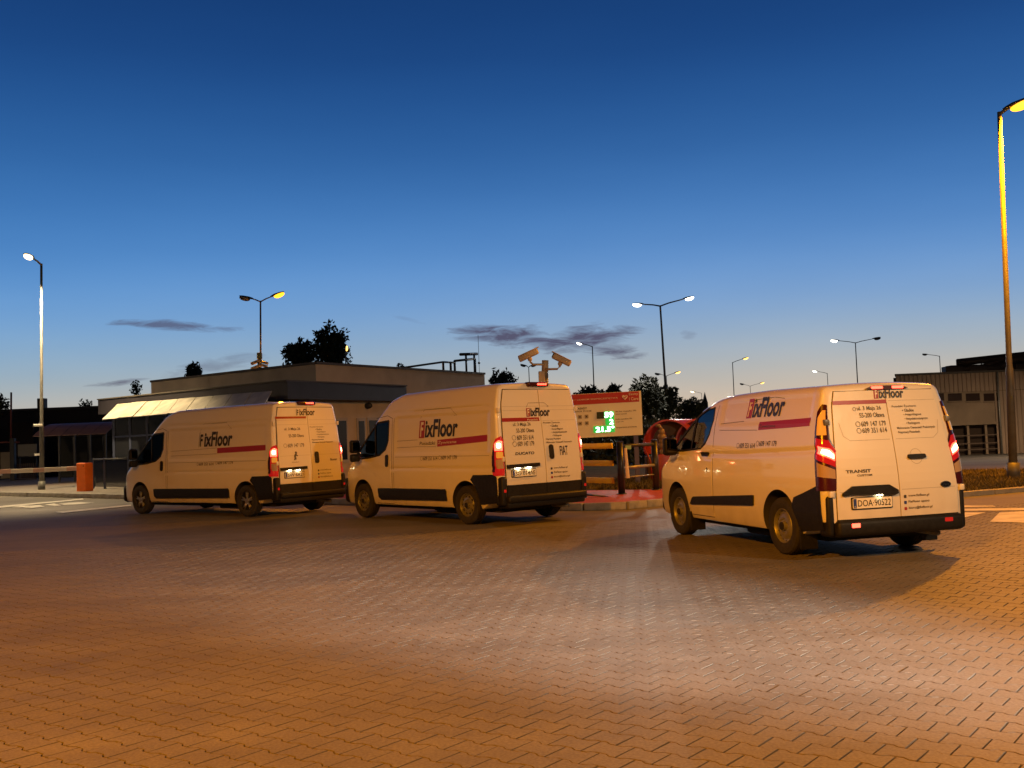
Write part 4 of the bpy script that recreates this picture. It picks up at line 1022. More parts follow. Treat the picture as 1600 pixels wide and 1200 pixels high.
for i in range(12):
    bm = B(); a = Vector((-.2, -.1, ah))+al*(i*.42); b = a+al*.42; box(bm, (a+b)/2, (.42, .06, .16), bev=.012); obj('arm_segment', bm, ARMW if i % 3 else mat('barrier_faded_red', (.62, .40, .34), .45), bar)
g1 = G(-10, 760); b2 = empty('boom_barrier', g1, 0, 'end of a second pale barrier arm at the left edge', 'barrier')
bm = B(); box(bm, (-.35, 0, .62), (1.6, .07, .18), bev=.015); obj('arm', bm, ARMW, b2)
bm = B(); box(bm, (-.9, 0, .35), (.4, .4, .7), bev=.02); obj('housing', bm, DKMETAL, b2)
gs = G(172, 769); scr = empty('glass_screen', gs, 0, 'framed glass screen behind the orange barrier housing', 'glass screen')
A, Bp = G(146, 768.5), G(203, 770); d = (Bp-A)
def sp_(t, z): p = A+d*t; return Vector((p.x, p.y, z))
for i, (t0, t1) in enumerate(((0.03, .30), (.35, .95))):
    bm = B(); quadpanel(bm, sp_(t0, 0), sp_(t1, 0), .2, 1.22, .02); part('pane', bm, mat('mirror_glass', (.10, .10, .11), .05, .9), scr)
for t in (0, .33, .98):
    bm = B(); p = sp_(t, 0); box(bm, (p.x, p.y, .72), (.07, .07, 1.2)); part('post', bm, mat('blue_mullion', (.06, .075, .14), .4, .3), scr)
bm = B(); tube(bm, [sp_(0, 1.26), sp_(.98, 1.26)], .03, 8); part('top_rail', bm, DKMETAL, scr, True)
# long dark hall behind
HALL = mat('dark_hall_cladding', (.040, .037, .040), .7, noise_amt=.2, scale=.5)
hb = empty('warehouse', (-40, 72, 0), 0, 'long low dark warehouse behind the cycle shelter on the left', 'building')
zz = at(80, 641, 72).z; x0, x1 = at(-60, 640, 72).x, at(205, 640, 72).x
bm = B(); prism(bm, [(x0, 72), (x1, 72), (x1, 90), (x0, 90)], 0, zz); part('wall', bm, HALL, hb)
bm = B(); prism(bm, [(x0-.2, 71.8), (x1+.2, 71.8), (x1+.2, 90.2), (x0-.2, 90.2)], zz+.002, zz+.18); part('roof_edge', bm, COPING, hb)
bm = B(); p = at(56, 641, 72); box(bm, (p.x, 73, zz+.5), (.5, .5, .8)); part('vent', bm, COPING, hb)
bm = B(); p0, p1 = at(12, 660, 68), at(52, 660, 68); prism(bm, [(p0.x, 68), (p1.x, 68), (p1.x, 71.5), (p0.x, 71.5)], 0, at(30, 660, 68).z); part('side_wing', bm, mat('dark_wing', (.028, .02, .02), .8), hb)
# cycle shelter with a bowed roof
sh = empty('cycle_shelter', G(105, 757), 0, 'cycle shelter with bowed brown roof panels and dark glazed sides', 'shelter'); Ys = sh.location.y
SHR = mat('shelter_roof', (.16, .09, .08), .45, noise_amt=.2, scale=2); SHG = mat('shelter_glass', (.02, .021, .02), .12)
xa, xb = at(50, 682, Ys).x, at(166, 677, Ys).x; ze = at(105, 679.5, Ys).z; ztp = ze+.62
for i in range(5):
    xa_, xb_ = xa+(xb-xa)*i/5+.012, xa+(xb-xa)*(i+1)/5-.012; bm = B(); prev = None
    for k in range(8):
        a = k/7; y = Ys+a*2.2; z = ze+(ztp-ze)*math.sin(a*math.pi*.62)
        cur = [bm.verts.new((xa_+.35*a, y, z)), bm.verts.new((xb_+.35*a, y, z)), bm.verts.new((xb_+.35*a, y, z-.03)), bm.verts.new((xa_+.35*a, y, z-.03))]
        if prev:
            for j in range(4): bm.faces.new((prev[j], prev[(j+1) % 4], cur[(j+1) % 4], cur[j]))
        else: bm.faces.new(cur)
        prev = cur
    bm.faces.new(prev[::-1]); bmesh.ops.recalc_face_normals(bm, faces=bm.faces); part('roof_panel', bm, SHR, sh)
for i in range(5):
    x = xa+.5+(xb-xa-.6)*i/4; bm = B(); box(bm, (x, Ys+.15, ze/2), (.08, .08, ze-.02)); part('post', bm, DKMETAL, sh)
    if i < 4:
        bm = B(); w_ = (xb-xa-.6)/4; box(bm, (x+w_/2, Ys+1.9, ze/2+.1), (w_-.12, .03, ze-.4)); part('glass_panel', bm, SHG, sh)
# sign board, palings, gate posts
nb = empty('notice_board', G(42, 751), 0, 'pale notice board fixed above dark railings on the left', 'sign'); Yn = nb.location.y
bm = B(); p, q = at(28, 715, Yn), at(57, 693.5, Yn); prism(bm, [(p.x, Yn), (q.x, Yn), (q.x, Yn+.05), (p.x, Yn+.05)], p.z, q.z); part('panel', bm, mat('notice_panel', (.30, .29, .26), .6), nb)
for x in (p.x+.06, q.x-.06):
    bm = B(); box(bm, (x, Yn+.09, q.z/2), (.06, .06, q.z)); part('post', bm, DKMETAL, nb)
fe = empty('railing', G(40, 753), 0, 'dark upright railings under the pale notice board', 'railing'); Yf = fe.location.y
for i in range(11):
    x = at(25+i*3.1, 740, Yf).x; bm = B(); box(bm, (x, Yf, .55), (.03, .03, 1.0)); part('paling', bm, mat('rusty_paling', (.10, .06, .045), .7), fe)
for z in (.15, 1.0):
    bm = B(); a, b = at(25, 740, Yf).x, at(57, 740, Yf).x; box(bm, ((a+b)/2, Yf+.03, z), (b-a, .03, .05)); part('rail', bm, DKMETAL, fe)
gp = empty('gate_post', G(20, 754), 0, 'dark gate post carrying a thin red pole at the left', 'post'); Yg = gp.location.y
bm = B(); a = at(20, 685, Yg); box(bm, (a.x, Yg, a.z/2), (.26, .26, a.z), bev=.02); part('post', bm, DKMETAL, gp)
bm = B(); tube(bm, [(a.x-.1, Yg, a.z), (at(17.5, 613, Yg).x, Yg, at(17.5, 613, Yg).z)], .055, 8); part('pole', bm, mat('red_pole', (.16, .045, .04), .6), gp, True)
bm = B(); tube(bm, [at(-30, 691, Yg), at(30, 691, Yg)], .05, 6); part('cross_bar', bm, mat('red_pole', (.16, .045, .04), .6), gp, True)
bm = B(); box(bm, at(10, 727, Yg+.5), (.55, .2, 1.5)); tag(obj('cabinet', bm, mat('beige_cabinet', (.20, .17, .13), .7)), 'beige service cabinet behind the gate post on the left', 'cabinet')
Yl = G(65, 770).y
cc = empty('security_camera', at(59, 665, Yl-.15), 0, 'small white security camera on the left lamp post', 'camera')
bm = B(); box(bm, at(59.5, 664.5, Yl-.15), (.34, .13, .11), bev=.03); part('body', bm, mat('camera_white', (.7, .7, .68), .4), cc, True)
bm = B(); tube(bm, [at(60, 665, Yl-.15), at(64.5, 667, Yl)], .03, 6); part('bracket', bm, mat('camera_white', (.7, .7, .68), .4), cc, True)
bm = B(); box(bm, at(58, 710.3, Yl-.12), (.2, .03, .09), bev=.004); sg_ = obj('pole_sign', bm, mat('camera_white', (.7, .7, .68), .4)); tag(sg_, 'tiny white plate on the left lamp post below the camera', 'sign')

# ------------------------------------------------------------------ camera mast behind the middle van
cm_Y = 26.0
CREAM = mat('mast_cream', (.50, .44, .34), .5, noise_amt=.15, scale=6)
p = at(853, 600, cm_Y)
mast = empty('camera_mast', (p.x, p.y, .13), 0, 'mast with two cream surveillance cameras rising behind the middle van', 'camera mast')
bm = B(); tube(bm, [(p.x, p.y, .13), at(852.5, 563, cm_Y)], .055, 12); part('pole', bm, GALV, mast, True)
bm = B(); box(bm, at(846.5, 590, cm_Y-.05), (.16, .14, .32), bev=.015); part('junction_box', bm, CREAM, mast)
bm = B(); tube(bm, [at(851.5, 580, cm_Y), at(852, 563, cm_Y)], .085, 12); part('clamp', bm, CREAM, mast, True)
for (a, b, arm) in (((811, 561.5), (840, 548.5), [(850, 569.5), (833, 569.5), (829, 566), (828, 560)]), ((864, 555), (891, 569), [(853, 577), (871, 576.5), (874.5, 573), (875, 567)])):
    A_, B_ = at(*a, cm_Y-.15), at(*b, cm_Y-.05); d = B_-A_; c = (A_+B_)/2; ang = math.atan2(d.z, d.x)
    bm = B(); box(bm, c, (d.length, .17, .15), Matrix.Rotation(-ang, 3, 'Y'), bev=.03, seg=3); h = part('camera_housing', bm, CREAM, mast, True)
    bm = B(); box(bm, c+Vector((0, 0, .085)), (d.length*1.08, .2, .02), Matrix.Rotation(-ang, 3, 'Y'), bev=.006); part('sun_shield', bm, CREAM, h, True)
    tip = A_ if a[1] < b[1] else B_
    bm = B(); box(bm, tip+(tip-c)*.02, (.02, .13, .10), Matrix.Rotation(-ang, 3, 'Y')); part('front_glass', bm, DARKHOLE, h)
    bm = B(); tube(bm, [at(x, y, cm_Y-.1) for x, y in arm], .028, 8); part('bracket', bm, CREAM, mast, True)
    bm = B(); bmesh.ops.create_uvsphere(bm, u_segments=10, v_segments=8, radius=.06, matrix=Matrix.Translation(at(*arm[-1], cm_Y-.1)+Vector((0, 0, -.02)))); part('joint', bm, CREAM, mast, True)

# ------------------------------------------------------------------ information board
Yb = G(991, 763).y
ib = empty('information_board', G(991, 763), 0, 'pale information board with red header and green lit digits', 'information board')
pR, pT, pB = at(1000.5, 611, Yb), at(1000, 611, Yb), at(1002, 679.5, Yb)
bx1 = pR.x; zb, zt = pB.z, pT.z; bdx = Vector((math.cos(-.10), math.sin(-.10), 0)); BW = 2.75
def bp_(u, v, o=0): # u from the right edge to the left (m), v height
    n = Vector((bdx.y, -bdx.x, 0)); n = n if n.y < 0 else -n
    return Vector((bx1, Yb-.15, 0)) - bdx*u + Vector((0, 0, v)) + n*o + Vector((0, 0, -.012*u))
def bpanel(name, u0, u1, v0, v1, o, t, m, parent=ib):
    bm = B(); q = [(u0, v0), (u1, v0), (u1, v1), (u0, v1)]; f = [bm.verts.new(bp_(u, v, o)) for u, v in q]; g = [bm.verts.new(bp_(u, v, o-t)) for u, v in q]
    bm.faces.new(f); bm.faces.new(g[::-1])
    for k in range(4): bm.faces.new((f[k], g[k], g[(k+1) % 4], f[(k+1) % 4]))
    bmesh.ops.recalc_face_normals(bm, faces=bm.faces); return part(name, bm, m, parent)
H = zt-zb; px2m = Yb/FPX
BPAL = mat('board_face', (.90, .88, .70), .5); BRED = mat('board_red', (.50, .03, .035), .45)
bpanel('panel', 0, BW, zb, zt, 0, .12, BPAL)
bpanel('header', .06, BW, zt-.29, zt-.01, .006, .005, BRED)
def btext(s, u0, v0, w, h, m, bold=0.01, name='lettering', o=.012):
    bm = fit(text_bm(s, bold), w, h)
    for v in bm.verts: v.co = bp_(u0-v.co.x, v0+v.co.y, o)
    return part(name, bm, m, ib)
BTX = mat('board_pale_text', (.85, .70, .55), .5)
btext('NASZ ZAKŁAD JEST LIDEREM BEZPIECZEŃSTWA', 2.55, zt-.185, 1.92, .062, BTX)
btext('Essity', .33, zt-.125, .25, .085, BTX); btext('I Care', .33, zt-.245, .25, .085, BTX)
hp = [(math.sin(t)**3*.078, (13*math.cos(t)-5*math.cos(2*t)-2*math.cos(3*t)-math.cos(4*t))*.0049) for t in [i*math.pi/12 for i in range(24)]]
bm = B(); f = [bm.verts.new(bp_(.44-x, zt-.15+y, .012)) for x, y in hp]; bm.faces.new(f); part('heart_mark', bm, BTX)
bm = B(); 
for a, b in (((.475, -.145), (.445, -.175)), ((.445, -.175), (.39, -.115))):
    tube(bm, [bp_(a[0], zt+a[1], .014), bp_(b[0], zt+b[1], .014)], .01, 6)
part('tick_mark', bm, BRED)
btext('ZASADY', 1.78, zt-.42, .30, .055, GREYV, .015); btext('RATUJĄCE ŻYCIE', 2.02, zt-.50, .66, .055, GREYV, .015)
for i, v in enumerate((.62, .80)):
    for u in (1.9, 1.68, 1.5):
        bpanel('pictogram', u-.05, u+.05, zt-v-.05, zt-v+.05, .008, .005, mat('picto_grey', (.42, .37, .25), .6)); bpanel('pictogram_core', u-.02, u+.02, zt-v-.02, zt-v+.02, .011, .003, GREYV)
GRN = mat('led_panel_green', (.01, .10, .03), .4, emit=(.02, .9, .10), estr=.5); GDK = mat('led_panel_dark', (.006, .03, .012), .4); LED = mat('led_digits', (.6, 1, .7), .4, emit=(.42, 1, .52), estr=9)
def ux(px): return (1001-px)*px2m*1.0
def vz(py): return zt-(py-611.5)*px2m
def led(x0, x1, y0, y1, m): bpanel('display', ux(x1), ux(x0), vz(y1), vz(y0), .02, .02, m)
led(931, 942, 641, 651.5, GDK); led(942.4, 957.5, 641, 651.5, GRN); led(944, 957.5, 652, 662, GRN); led(925, 958, 663, 673, GRN)
btext('59', ux(943), vz(650.6), ux(943)-ux(956.5), .155, LED, .03, 'digits', .026); btext('2', ux(950), vz(661), ux(950)-ux(956.5), .14, LED, .03, 'digits', .026); btext('21.5°', ux(928.5), vz(672.3), ux(928.5)-ux(957.2), .15, LED, .03, 'digits', .026)
for y, t1, w1, t2, w2 in ((642, 'dni bez wypadku TRI', 32, 'ostatni wypadek', 18), (654, 'liczba wypadków TRI', 25, 'w tym roku', 12), (667, 'temperatura powietrza', 32, '', 0)):
    btext(t1, ux(960), vz(y+1.2), w1*px2m, .045, GREYV, .01)
    if t2: btext(t2, ux(960), vz(y+5), w2*px2m, .035, GREYV, .01)
PURP = mat('violet_post', (.10, .085, .17), .5)
for u in (.19, 2.4):
    bm = B(); q = bp_(u, 0, -.14); box(bm, (q.x, q.y, zb/2+.2), (.12, .10, zb+.6)); part('post', bm, PURP, ib)

# ------------------------------------------------------------------ yellow safety rails and bollards
YEL = mat('yellow_rail', (1.0, .74, .03), .42, noise_amt=.12, scale=4); BLK = mat('black_post', (.03, .03, .032), .38, .35)
yA = G(972, 781); ydir = (Vector((-5.9, 36.4, 0)) - Vector((yA.x, yA.y, 0))).normalized()
sb = empty('safety_rail', (yA.x, yA.y, .13), 0, 'yellow three-rail safety barrier with black posts behind the vans', 'safety barrier')
Lr = 2.35
for i in range(6):
    a = Vector((yA.x-.1, yA.y+.12, 0))+ydir*(i*Lr+.1); b = a+ydir*(Lr-.12); yw = Matrix.Rotation(math.atan2(ydir.y, ydir.x), 3, 'Z')
    for z in (.30, .70, 1.10):
        bm = B(); c = (a+b)/2; box(bm, (c.x, c.y, .13+z), ((b-a).length, .05, .13), yw, bev=.008); part('rail', bm, YEL, sb, True)
    bm = B(); q = Vector((yA.x-.1, yA.y+.12, 0))+ydir*((i+1)*Lr); tube(bm, [(q.x, q.y, .13), (q.x, q.y, 1.40)], .07, 12); part('post', bm, BLK, sb, True)
bo = empty('bollard_gate', (yA.x, yA.y, .13), 0, 'pair of black steel posts joined by rails beside the info board', 'bollard rail')
bB = G(1026, 774)
for q, y1 in ((yA, 694), (bB, 696)):
    h = at(q.x/q.y*FPX+800, y1, q.y).z; bm = B(); tube(bm, [(q.x, q.y, .125), (q.x, q.y, 1.30)], .078, 18); tube(bm, [(q.x, q.y, .125), (q.x, q.y, .15)], .12, 18); part('post', bm, BLK, bo, True)
    bm = B(); lathe(bm, [(.085, 0), (.085, .02), (.05, .035), (0, .038)], (q.x, q.y, 1.30), 18, 'Z'); part('cap', bm, BLK, bo, True)
dd = (bB-yA); 
for z, r in ((1.22, .042), (.72, .038), (.5, .015)):
    bm = B(); tube(bm, [Vector((yA.x, yA.y, z))+dd*.06, Vector((bB.x, bB.y, z))-dd*.04], r, 10); part('rail', bm, DKMETAL if z > 1 else GALV, bo, True)
bm = B(); p = yA+dd*.22; box(bm, (p.x, p.y-.06, 1.18), (.24, .02, .09), Matrix.Rotation(math.atan2(dd.y, dd.x), 3, 'Z')); part('sticker', bm, mat('green_sticker', (.16, .30, .20), .5), bo)
bm = B(); p = at(977, 700, 22.8); q = at(981, 747, 22.8); tube(bm, [p, q], .032, 10, .045); tag(obj('marker_stick', bm, mat('pale_stick', (.62, .52, .40), .5)), 'short pale tilted tube fixed beside the black post', 'marker')
bm = B(); tube(bm, [at(913, 773, 22.6), at(945, 775.5, 22.9), at(968, 781.5, 22.4)], .018, 6); tag(obj('floor_chain', bm, DKMETAL), 'dark chain lying slack on the red paving', 'chain')

# ------------------------------------------------------------------ red machine with arched hoods
RED = mat('red_hood', (.34, .035, .045), .45, noise_amt=.25, scale=3); BROWN = mat('brown_guard', (.085, .045, .025), .7, noise_amt=.3, scale=5)
rm_Y = 29.0; rmx = at(1045, 700, rm_Y).x
rmn = empty('red_machine', (rmx, rm_Y, .13), 0, 'red machine with two arched hoods behind the black posts', 'machine')
rad = .72; zc = at(1045, 655, rm_Y).z-rad
def hood(cx, cy, parent):
    bm = B(); n = 22; rows = []
    for k in range(n+1):
        a = R_(-20+220*k/n); rows.append([(rad*math.cos(a), rad*math.sin(a)), ((rad-.05)*math.cos(a), (rad-.05)*math.sin(a))])
    dpt = Vector((.75, 1.1, 0))
    def P(c, t): return Vector((cx+c[0], cy, zc+c[1]))+dpt*t
    g = [[bm.verts.new(P(r[0], 0)), bm.verts.new(P(r[0], 1)), bm.verts.new(P(r[1], 1)), bm.verts.new(P(r[1], 0))] for r in rows]
    for a, b in zip(g, g[1:]):
        for j in range(4): bm.faces.new((a[j], a[(j+1) % 4], b[(j+1) % 4], b[j]))
    bm.faces.new(g[0]); bm.faces.new(g[-1][::-1]); bmesh.ops.recalc_face_normals(bm, faces=bm.faces)
    h = part('hood', bm, RED, parent, True)
    bm = B(); f = [bm.verts.new(P((r[1][0]*.99, r[1][1]*.99), .35)) for r in rows]; bm.faces.new(f); part('guard_plate', bm, BROWN, h)
    bm = B()
    for s_ in (-1, 1): tube(bm, [Vector((cx-.08, cy+.3, zc+rad*.62)), Vector((cx-.08+s_*.22 if s_ > 0 else cx-.22, cy+.2, zc-.35))], .018, 6)
    part('stay', bm, RED, h)
    bm = B(); box(bm, (cx+.28, cy+.32, zc-.1), (.32, .08, .75), bev=.02); part('panel', bm, DKMETAL, h)
    bm = B(); box(bm, (cx, cy+.5, zc-rad*.55-.35), (1.2, .5, .9), bev=.03); part('base', bm, BROWN, h)
hood(rmx, rm_Y, rmn); hood(rmx+.92, rm_Y+.15, rmn)
bm = B(); tube(bm, [(rmx-.7, rm_Y-.1, zc), (rmx-.58, rm_Y-.3, .7), (rmx-.55, rm_Y-.4, .13)], .03, 6); tube(bm, [(rmx-.35, rm_Y-.6, .75), (rmx-.6, rm_Y-.8, .35), (rmx-.55, rm_Y-.8, .13)], .02, 6); part('strut', bm, RED, rmn, True)
bm = B(); vx = at(1036, 712, rm_Y-.8)
for i, (z, r) in enumerate(((.95, .09), (1.12, .12), (1.24, .09), (1.36, .12), (1.50, .08))): lathe(bm, [(r*.8, z-.07), (r, z-.03), (r, z+.03), (r*.8, z+.07)], (vx.x, vx.y, 0), 14, 'Z')
tube(bm, [(vx.x, vx.y, 1.55), (vx.x-.08, vx.y, 1.68), (vx.x-.16, vx.y, 1.66)], .05, 8); part('valve', bm, mat('brass_valve', (.32, .22, .12), .5, .3), rmn, True)
bm = B(); box(bm, (vx.x+.02, vx.y+.05, .52), (.35, .3, .75), bev=.04); part('plinth', bm, RED, rmn, True)

# ------------------------------------------------------------------ corrugated hall on the right
Yh = 70.0; bh = empty('corrugated_hall', (at(1500, 650, Yh).x, Yh, gz(20, Yh)), 0, 'brown corrugated hall with dark windows and roof ducts on the right', 'building')
CORR = mat('corrugated_brown', (.36, .27, .21), .6, noise_amt=.12, scale=.6); CONC = mat('brown_concrete', (.30, .23, .17), .85, noise_amt=.25, scale=.8)
hx0, hx1 = at(1400, 590, Yh).x, at(1760, 590, Yh).x; hz1 = at(1400, 587.5, Yh).z; hz0 = gz(30, Yh)-.4
zs = at(1500, 612, Yh).z; zd = at(1500, 662, Yh).z; zw = at(1500, 627, Yh).z
def corr(xa, xb, z0, z1, y=Yh, pitch=.30, dep=.07):
    V, F = [], []; n = int((xb-xa)/pitch)
    for i in range(n):
        for fx, dy in ((0, 0), (.4, 0), (.5, dep), (.9, dep)): V += [(xa+(i+fx)*pitch, y+dy, z0), (xa+(i+fx)*pitch, y+dy, z1)]
    for i in range(len(V)//2-1): F.append((2*i, 2*i+2, 2*i+3, 2*i+1))
    bm = B(); vs = [bm.verts.new(v) for v in V]
    for f in F: bm.faces.new([vs[k] for k in f])
    return bm
part('cladding', corr(hx0, hx1, zs, hz1), CORR, bh)
xm = at(1556, 640, Yh).x
part('cladding', corr(xm, hx1, hz0, zs-.02, Yh+.05), CORR, bh)
bm = B(); prism(bm, [(hx0+.1, Yh+.12), (xm, Yh+.12), (xm, Yh+.5), (hx0+.1, Yh+.5)], zd, zs); part('wall', bm, CONC, bh)
bm = B(); prism(bm, [(hx0, Yh+.5), (hx1, Yh+.5), (hx1+9, Yh+22), (hx0*1.33, Yh+22)], hz0, hz1-.1); part('wall', bm, mat('dark_inside', (.04, .025, .018), .9), bh)
bm = B(); prism(bm, [(hx0, Yh-.12), (xm, Yh-.12), (xm, Yh+.3), (hx0, Yh+.3)], zd-.12, zd+.05); part('lintel', bm, CONC, bh)
bm = B(); prism(bm, [(hx0-.1, Yh-.05), (hx1, Yh-.05), (hx1+9, Yh+22), (hx0*1.33, Yh+22)], hz1+.002, hz1+.14); part('roof_edge', bm, COPING, bh)
for px in (1482, 1510, 1538, 1454, 1426):
    a, b = at(px, 615, Yh), at(px+22, 626, Yh); bm = B(); box(bm, ((a.x+b.x)/2, Yh+.10, (a.z+b.z)/2), (b.x-a.x, .06, a.z-b.z)); w = part('window', bm, mat('hall_window', (.035, .018, .014), .25), bh)
    bm = B(); box(bm, ((a.x+b.x)/2, Yh+.06, b.z-.03), (b.x-a.x+.1, .1, .06)); part('sill', bm, CONC, w)
for px in (1483, 1512, 1540):
    a = at(px, 660, Yh); bm = B(); box(bm, (a.x, Yh+.1, (zd+hz0)/2-.1), (.16, .2, zd-hz0-.1)); part('column', bm, CONC, bh)
for z in (.35, .75, 1.3):
    bm = B(); box(bm, ((hx0+xm)/2, Yh+.02, hz0+.4+z), (xm-hx0, .05, .07)); part('guard_rail', bm, mat('dull_rail', (.13, .09, .07), .6), bh)
bm = B(); p = at(1558, 600, Yh); tube(bm, [(p.x, Yh-.1, hz1), (p.x, Yh-.1, hz0)], .07, 8); part('downpipe', bm, GALV, bh, True)
dk = empty('roof_ducts', at(1520, 575, Yh+2), 0, 'large dark ventilation ducts on the corrugated hall roof', 'ducts')
DUCT = mat('duct_dark', (.055, .04, .035), .55, .3)
def duct(pts, r, nm='duct'): bm = B(); tube(bm, [at(x, y, Yh+2) for x, y in pts], r, 14); return part(nm, bm, DUCT, dk, True)
duct([(1479, 578.5), (1486, 577.5), (1555, 575), (1640, 571)], .30)
duct([(1496, 567), (1540, 563), (1600, 554.5), (1660, 546)], .22)
duct([(1560, 575), (1572, 570), (1580, 563), (1592, 559.5), (1606, 563), (1618, 572), (1640, 578)], .32)
duct([(1535, 574), (1548, 568), (1565, 562.5), (1590, 557)], .20)
bm = B(); a, b = at(1495, 562, Yh+2), at(1660, 544, Yh+2); tube(bm, [a, b], .06, 6); part('walkway_rail', bm, DUCT, dk)
for px in (1495, 1533, 1575):
    t = (px-1495)/165; p = a.lerp(b, t); bm = B(); tube(bm, [p, (p.x, p.y, hz1)], .06, 6); part('support', bm, DUCT, dk)
bm = B(); a = at(1560, 585, Yh+2); 
for px, w in ((1488, 1.2), (1525, 1.2), (1600, 1.4)):
    q = at(px, 583, Yh+2); box(bm, (q.x, q.y, hz1+.3), (w, .8, .6), bev=.05)
part('duct_stand', bm, DUCT, dk)

# ------------------------------------------------------------------ trees
LEAF = mat('tree_leaves', (.030, .042, .016), .7, noise_amt=.5, scale=1.2); BARK = mat('tree_bark', (.045, .035, .025), .9)
def tree(px, pytop, Y, rpx, label, n=2600, seed=1, aspect=1.0, lobes=7, name='tree', leaf=.17, group='trees beyond the yard', zb=0):
    rnd = random.Random(seed); t = at(px, pytop, Y); R = rpx*Y/FPX; Ht = t.z-zb
    root = empty(name, (t.x, Y, zb), 0, label, 'tree', group)
    bm = B(); trunk_h = max(Ht-R*1.3, Ht*.4); tube(bm, [(0, 0, 0), (.05, 0, trunk_h*.6), (-.04, .05, Ht*.93)], .035*Ht*.5+.05, 8, .03)
    cl = []
    for i in range(lobes):
        a = rnd.uniform(0, 6.28); q = rnd.random(); z = Ht-R*aspect*(.25+1.5*q); rr = R*(.35+.55*math.sin(math.pi*min(1, .18+q*.75)))*rnd.uniform(.55, 1)
        c = Vector((math.cos(a)*rr, math.sin(a)*rr*.8, z)); s = R*rnd.uniform(.26, .44); cl.append((c, s)); tube(bm, [(0, 0, max(.3, z-R*.7)), c*.6+Vector((0, 0, (z-R*.2)*.4)), c], .02*Ht*.3+.015, 5, .012)
    obj('trunk', bm, BARK, root, True)
    V, F = [], []; tries = 0; hc = R*aspect; zc_ = Ht-hc; sd = Vector((seed*7.3, seed*3.1, 0))
    while len(F) < n and tries < n*14:
        tries += 1
        d = Vector((rnd.gauss(0, 1), rnd.gauss(0, 1), rnd.gauss(0, 1))).normalized(); q = rnd.random()**.42
        lump = 1+.42*noise.noise(d*1.7+sd)+.20*noise.noise(d*4.3+sd)
        p = Vector((d.x*R*q*lump, d.y*R*q*lump, zc_+d.z*hc*q*lump))
        if noise.noise(p*(2.6/max(R, .5))*1.25+sd) < -.06+.22*(q-.6): continue
        if noise.noise(p*(7.5/max(R, .5))+sd) < -.22: continue
        u = Vector((rnd.gauss(0, 1), rnd.gauss(0, 1), rnd.gauss(0, 1))).normalized(); w = u.orthogonal().normalized(); l = leaf*rnd.uniform(.45, 1.1); b0 = len(V)
        V += [p-u*l, p+w*l*.42, p+u*l, p-w*l*.42]; F.append((b0, b0+1, b0+2, b0+3))
    raw('crown', V, F, LEAF, root); return root
tree(516, 508, 75, 30, 'tall dark bushy tree behind the gatehouse roof, larger of its pair', 2900, 1, 1.25, 16, leaf=.22)
tree(468, 530, 76, 26, 'lower dark bushy tree left of the tallest tree behind the gatehouse', 1900, 2, 1.0, 12, leaf=.22)
tree(302, 568, 90, 13, 'small narrow dark tree above the left end of the gatehouse roof', 1200, 3, 1.3, 6, leaf=.2)
tree(785, 577, 80, 22, 'dark bushy tree beside the orange globe lamp', 1400, 4, 1.0, 9, leaf=.22)
tree(212, 594, 95, 9, 'spindly young tree top above the gatehouse fascia', 260, 5, 1.6, 4, leaf=.16)
tree(134, 622, 85, 10, 'sparse sapling rising over the long dark warehouse', 220, 6, 1.5, 4, leaf=.15)
tree(-8, 612, 60, 22, 'sparse tree cut by the left edge of the picture', 700, 7, 1.0, 6, leaf=.15)
tree(1010, 589, 58, 28, 'tall dark tree behind the right edge of the info board', 2600, 8, 1.3, 14, leaf=.18)
tree(1040, 600, 62, 24, 'dark tree behind the twin white-lit lamp', 1900, 9, 1.3, 10, leaf=.18)
tree(958, 601, 66, 12, 'small dark tree rising above the info board header', 900, 10, 1.2, 6, leaf=.18)
tree(1080, 620, 66, 26, 'rounded dark tree left of the low van cab', 2400, 11, 1.1, 10, leaf=.2)
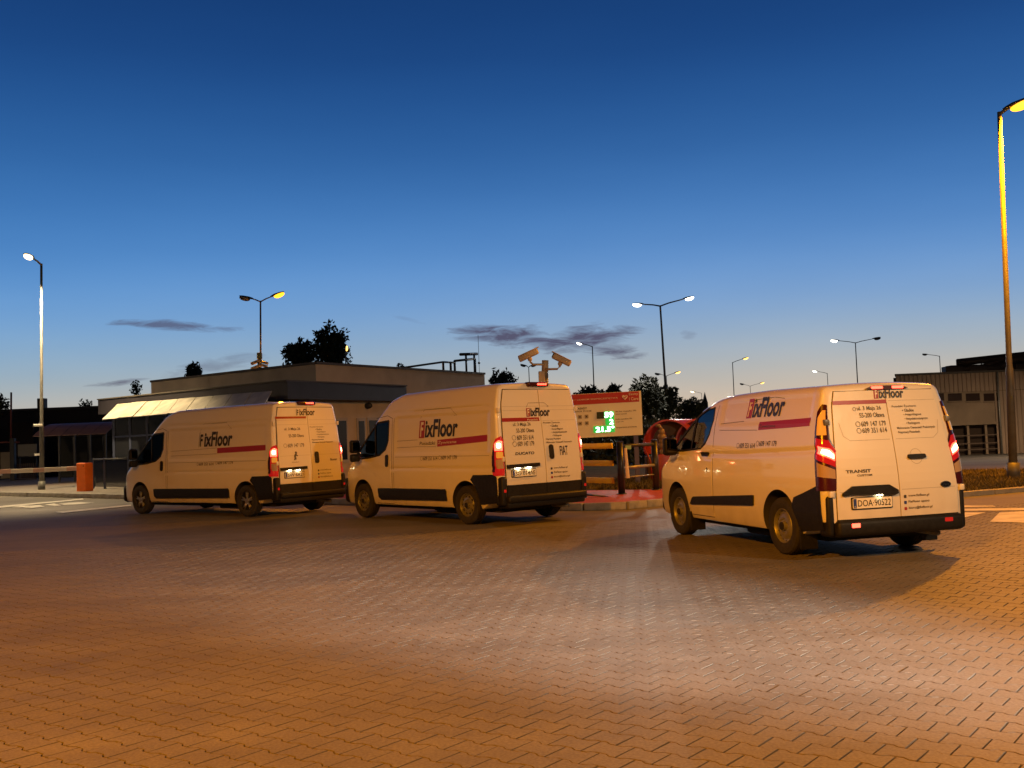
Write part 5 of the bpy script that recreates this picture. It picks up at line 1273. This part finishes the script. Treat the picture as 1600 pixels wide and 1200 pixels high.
tree(920, 604, 72, 24, 'low dark shrub crown between the middle van and the info board', 1500, 12, .7, 8, leaf=.2)
tree(625, 568, 90, 13, 'small dark tree tip above the gatehouse roof edge', 500, 13, 1.1, 5, leaf=.2)
bm = B(); p = at(1101, 612, 110); lathe(bm, [(.35, p.z-4), (.3, p.z-1.2), (0, p.z)], (p.x, p.y, 0), 8, 'Z'); tag(obj('church_spire', bm, DKMETAL), 'tiny far dark spire tip above the low van roof', 'spire')
# a dark belt of bushes closes the view behind the island
V, F = [], []; rnd = random.Random(5)
for i in range(10000):
    x = rnd.uniform(-6, 13); y = rnd.uniform(50, 56)+abs(x)*.2; h = 2.4+.7*noise.noise(Vector((x*.45, 0, 1)))+.4*noise.noise(Vector((x*1.7, 3, 1))); zg = gz(x, y)
    if x > 12: h *= .85
    p = Vector((x, y, zg+rnd.uniform(0, 1)**.7*h)); u = Vector((rnd.gauss(0, 1), rnd.gauss(0, 1), rnd.gauss(0, 1))).normalized(); w = u.orthogonal().normalized(); l = .24*rnd.uniform(.6, 1.3); b0 = len(V)
    V += [p-u*l, p+w*l*.5, p+u*l, p-w*l*.5]; F.append((b0, b0+1, b0+2, b0+3))
hd = raw('bushes', V, F, LEAF); tag(hd, 'dark belt of bushes behind the information board', 'bushes', kind='stuff')
V, F = [], []
for i in range(9000):
    x = rnd.uniform(-130, 150); y = rnd.uniform(150, 165); h = 5+2*noise.noise(Vector((x*.06, 0, 7)))+1.5*noise.noise(Vector((x*.25, 0, 2))); zg = gz(x, y)
    p = Vector((x, y, zg+rnd.uniform(0, 1)*h)); u = Vector((rnd.gauss(0, 1), rnd.gauss(0, 1), rnd.gauss(0, 1))).normalized(); w = u.orthogonal().normalized(); l = .8*rnd.uniform(.6, 1.3); b0 = len(V)
    V += [p-u*l, p+w*l*.5, p+u*l, p-w*l*.5]; F.append((b0, b0+1, b0+2, b0+3))
hd = raw('far_wood', V, F, LEAF); tag(hd, 'far dark treeline along the horizon', 'trees', kind='stuff')
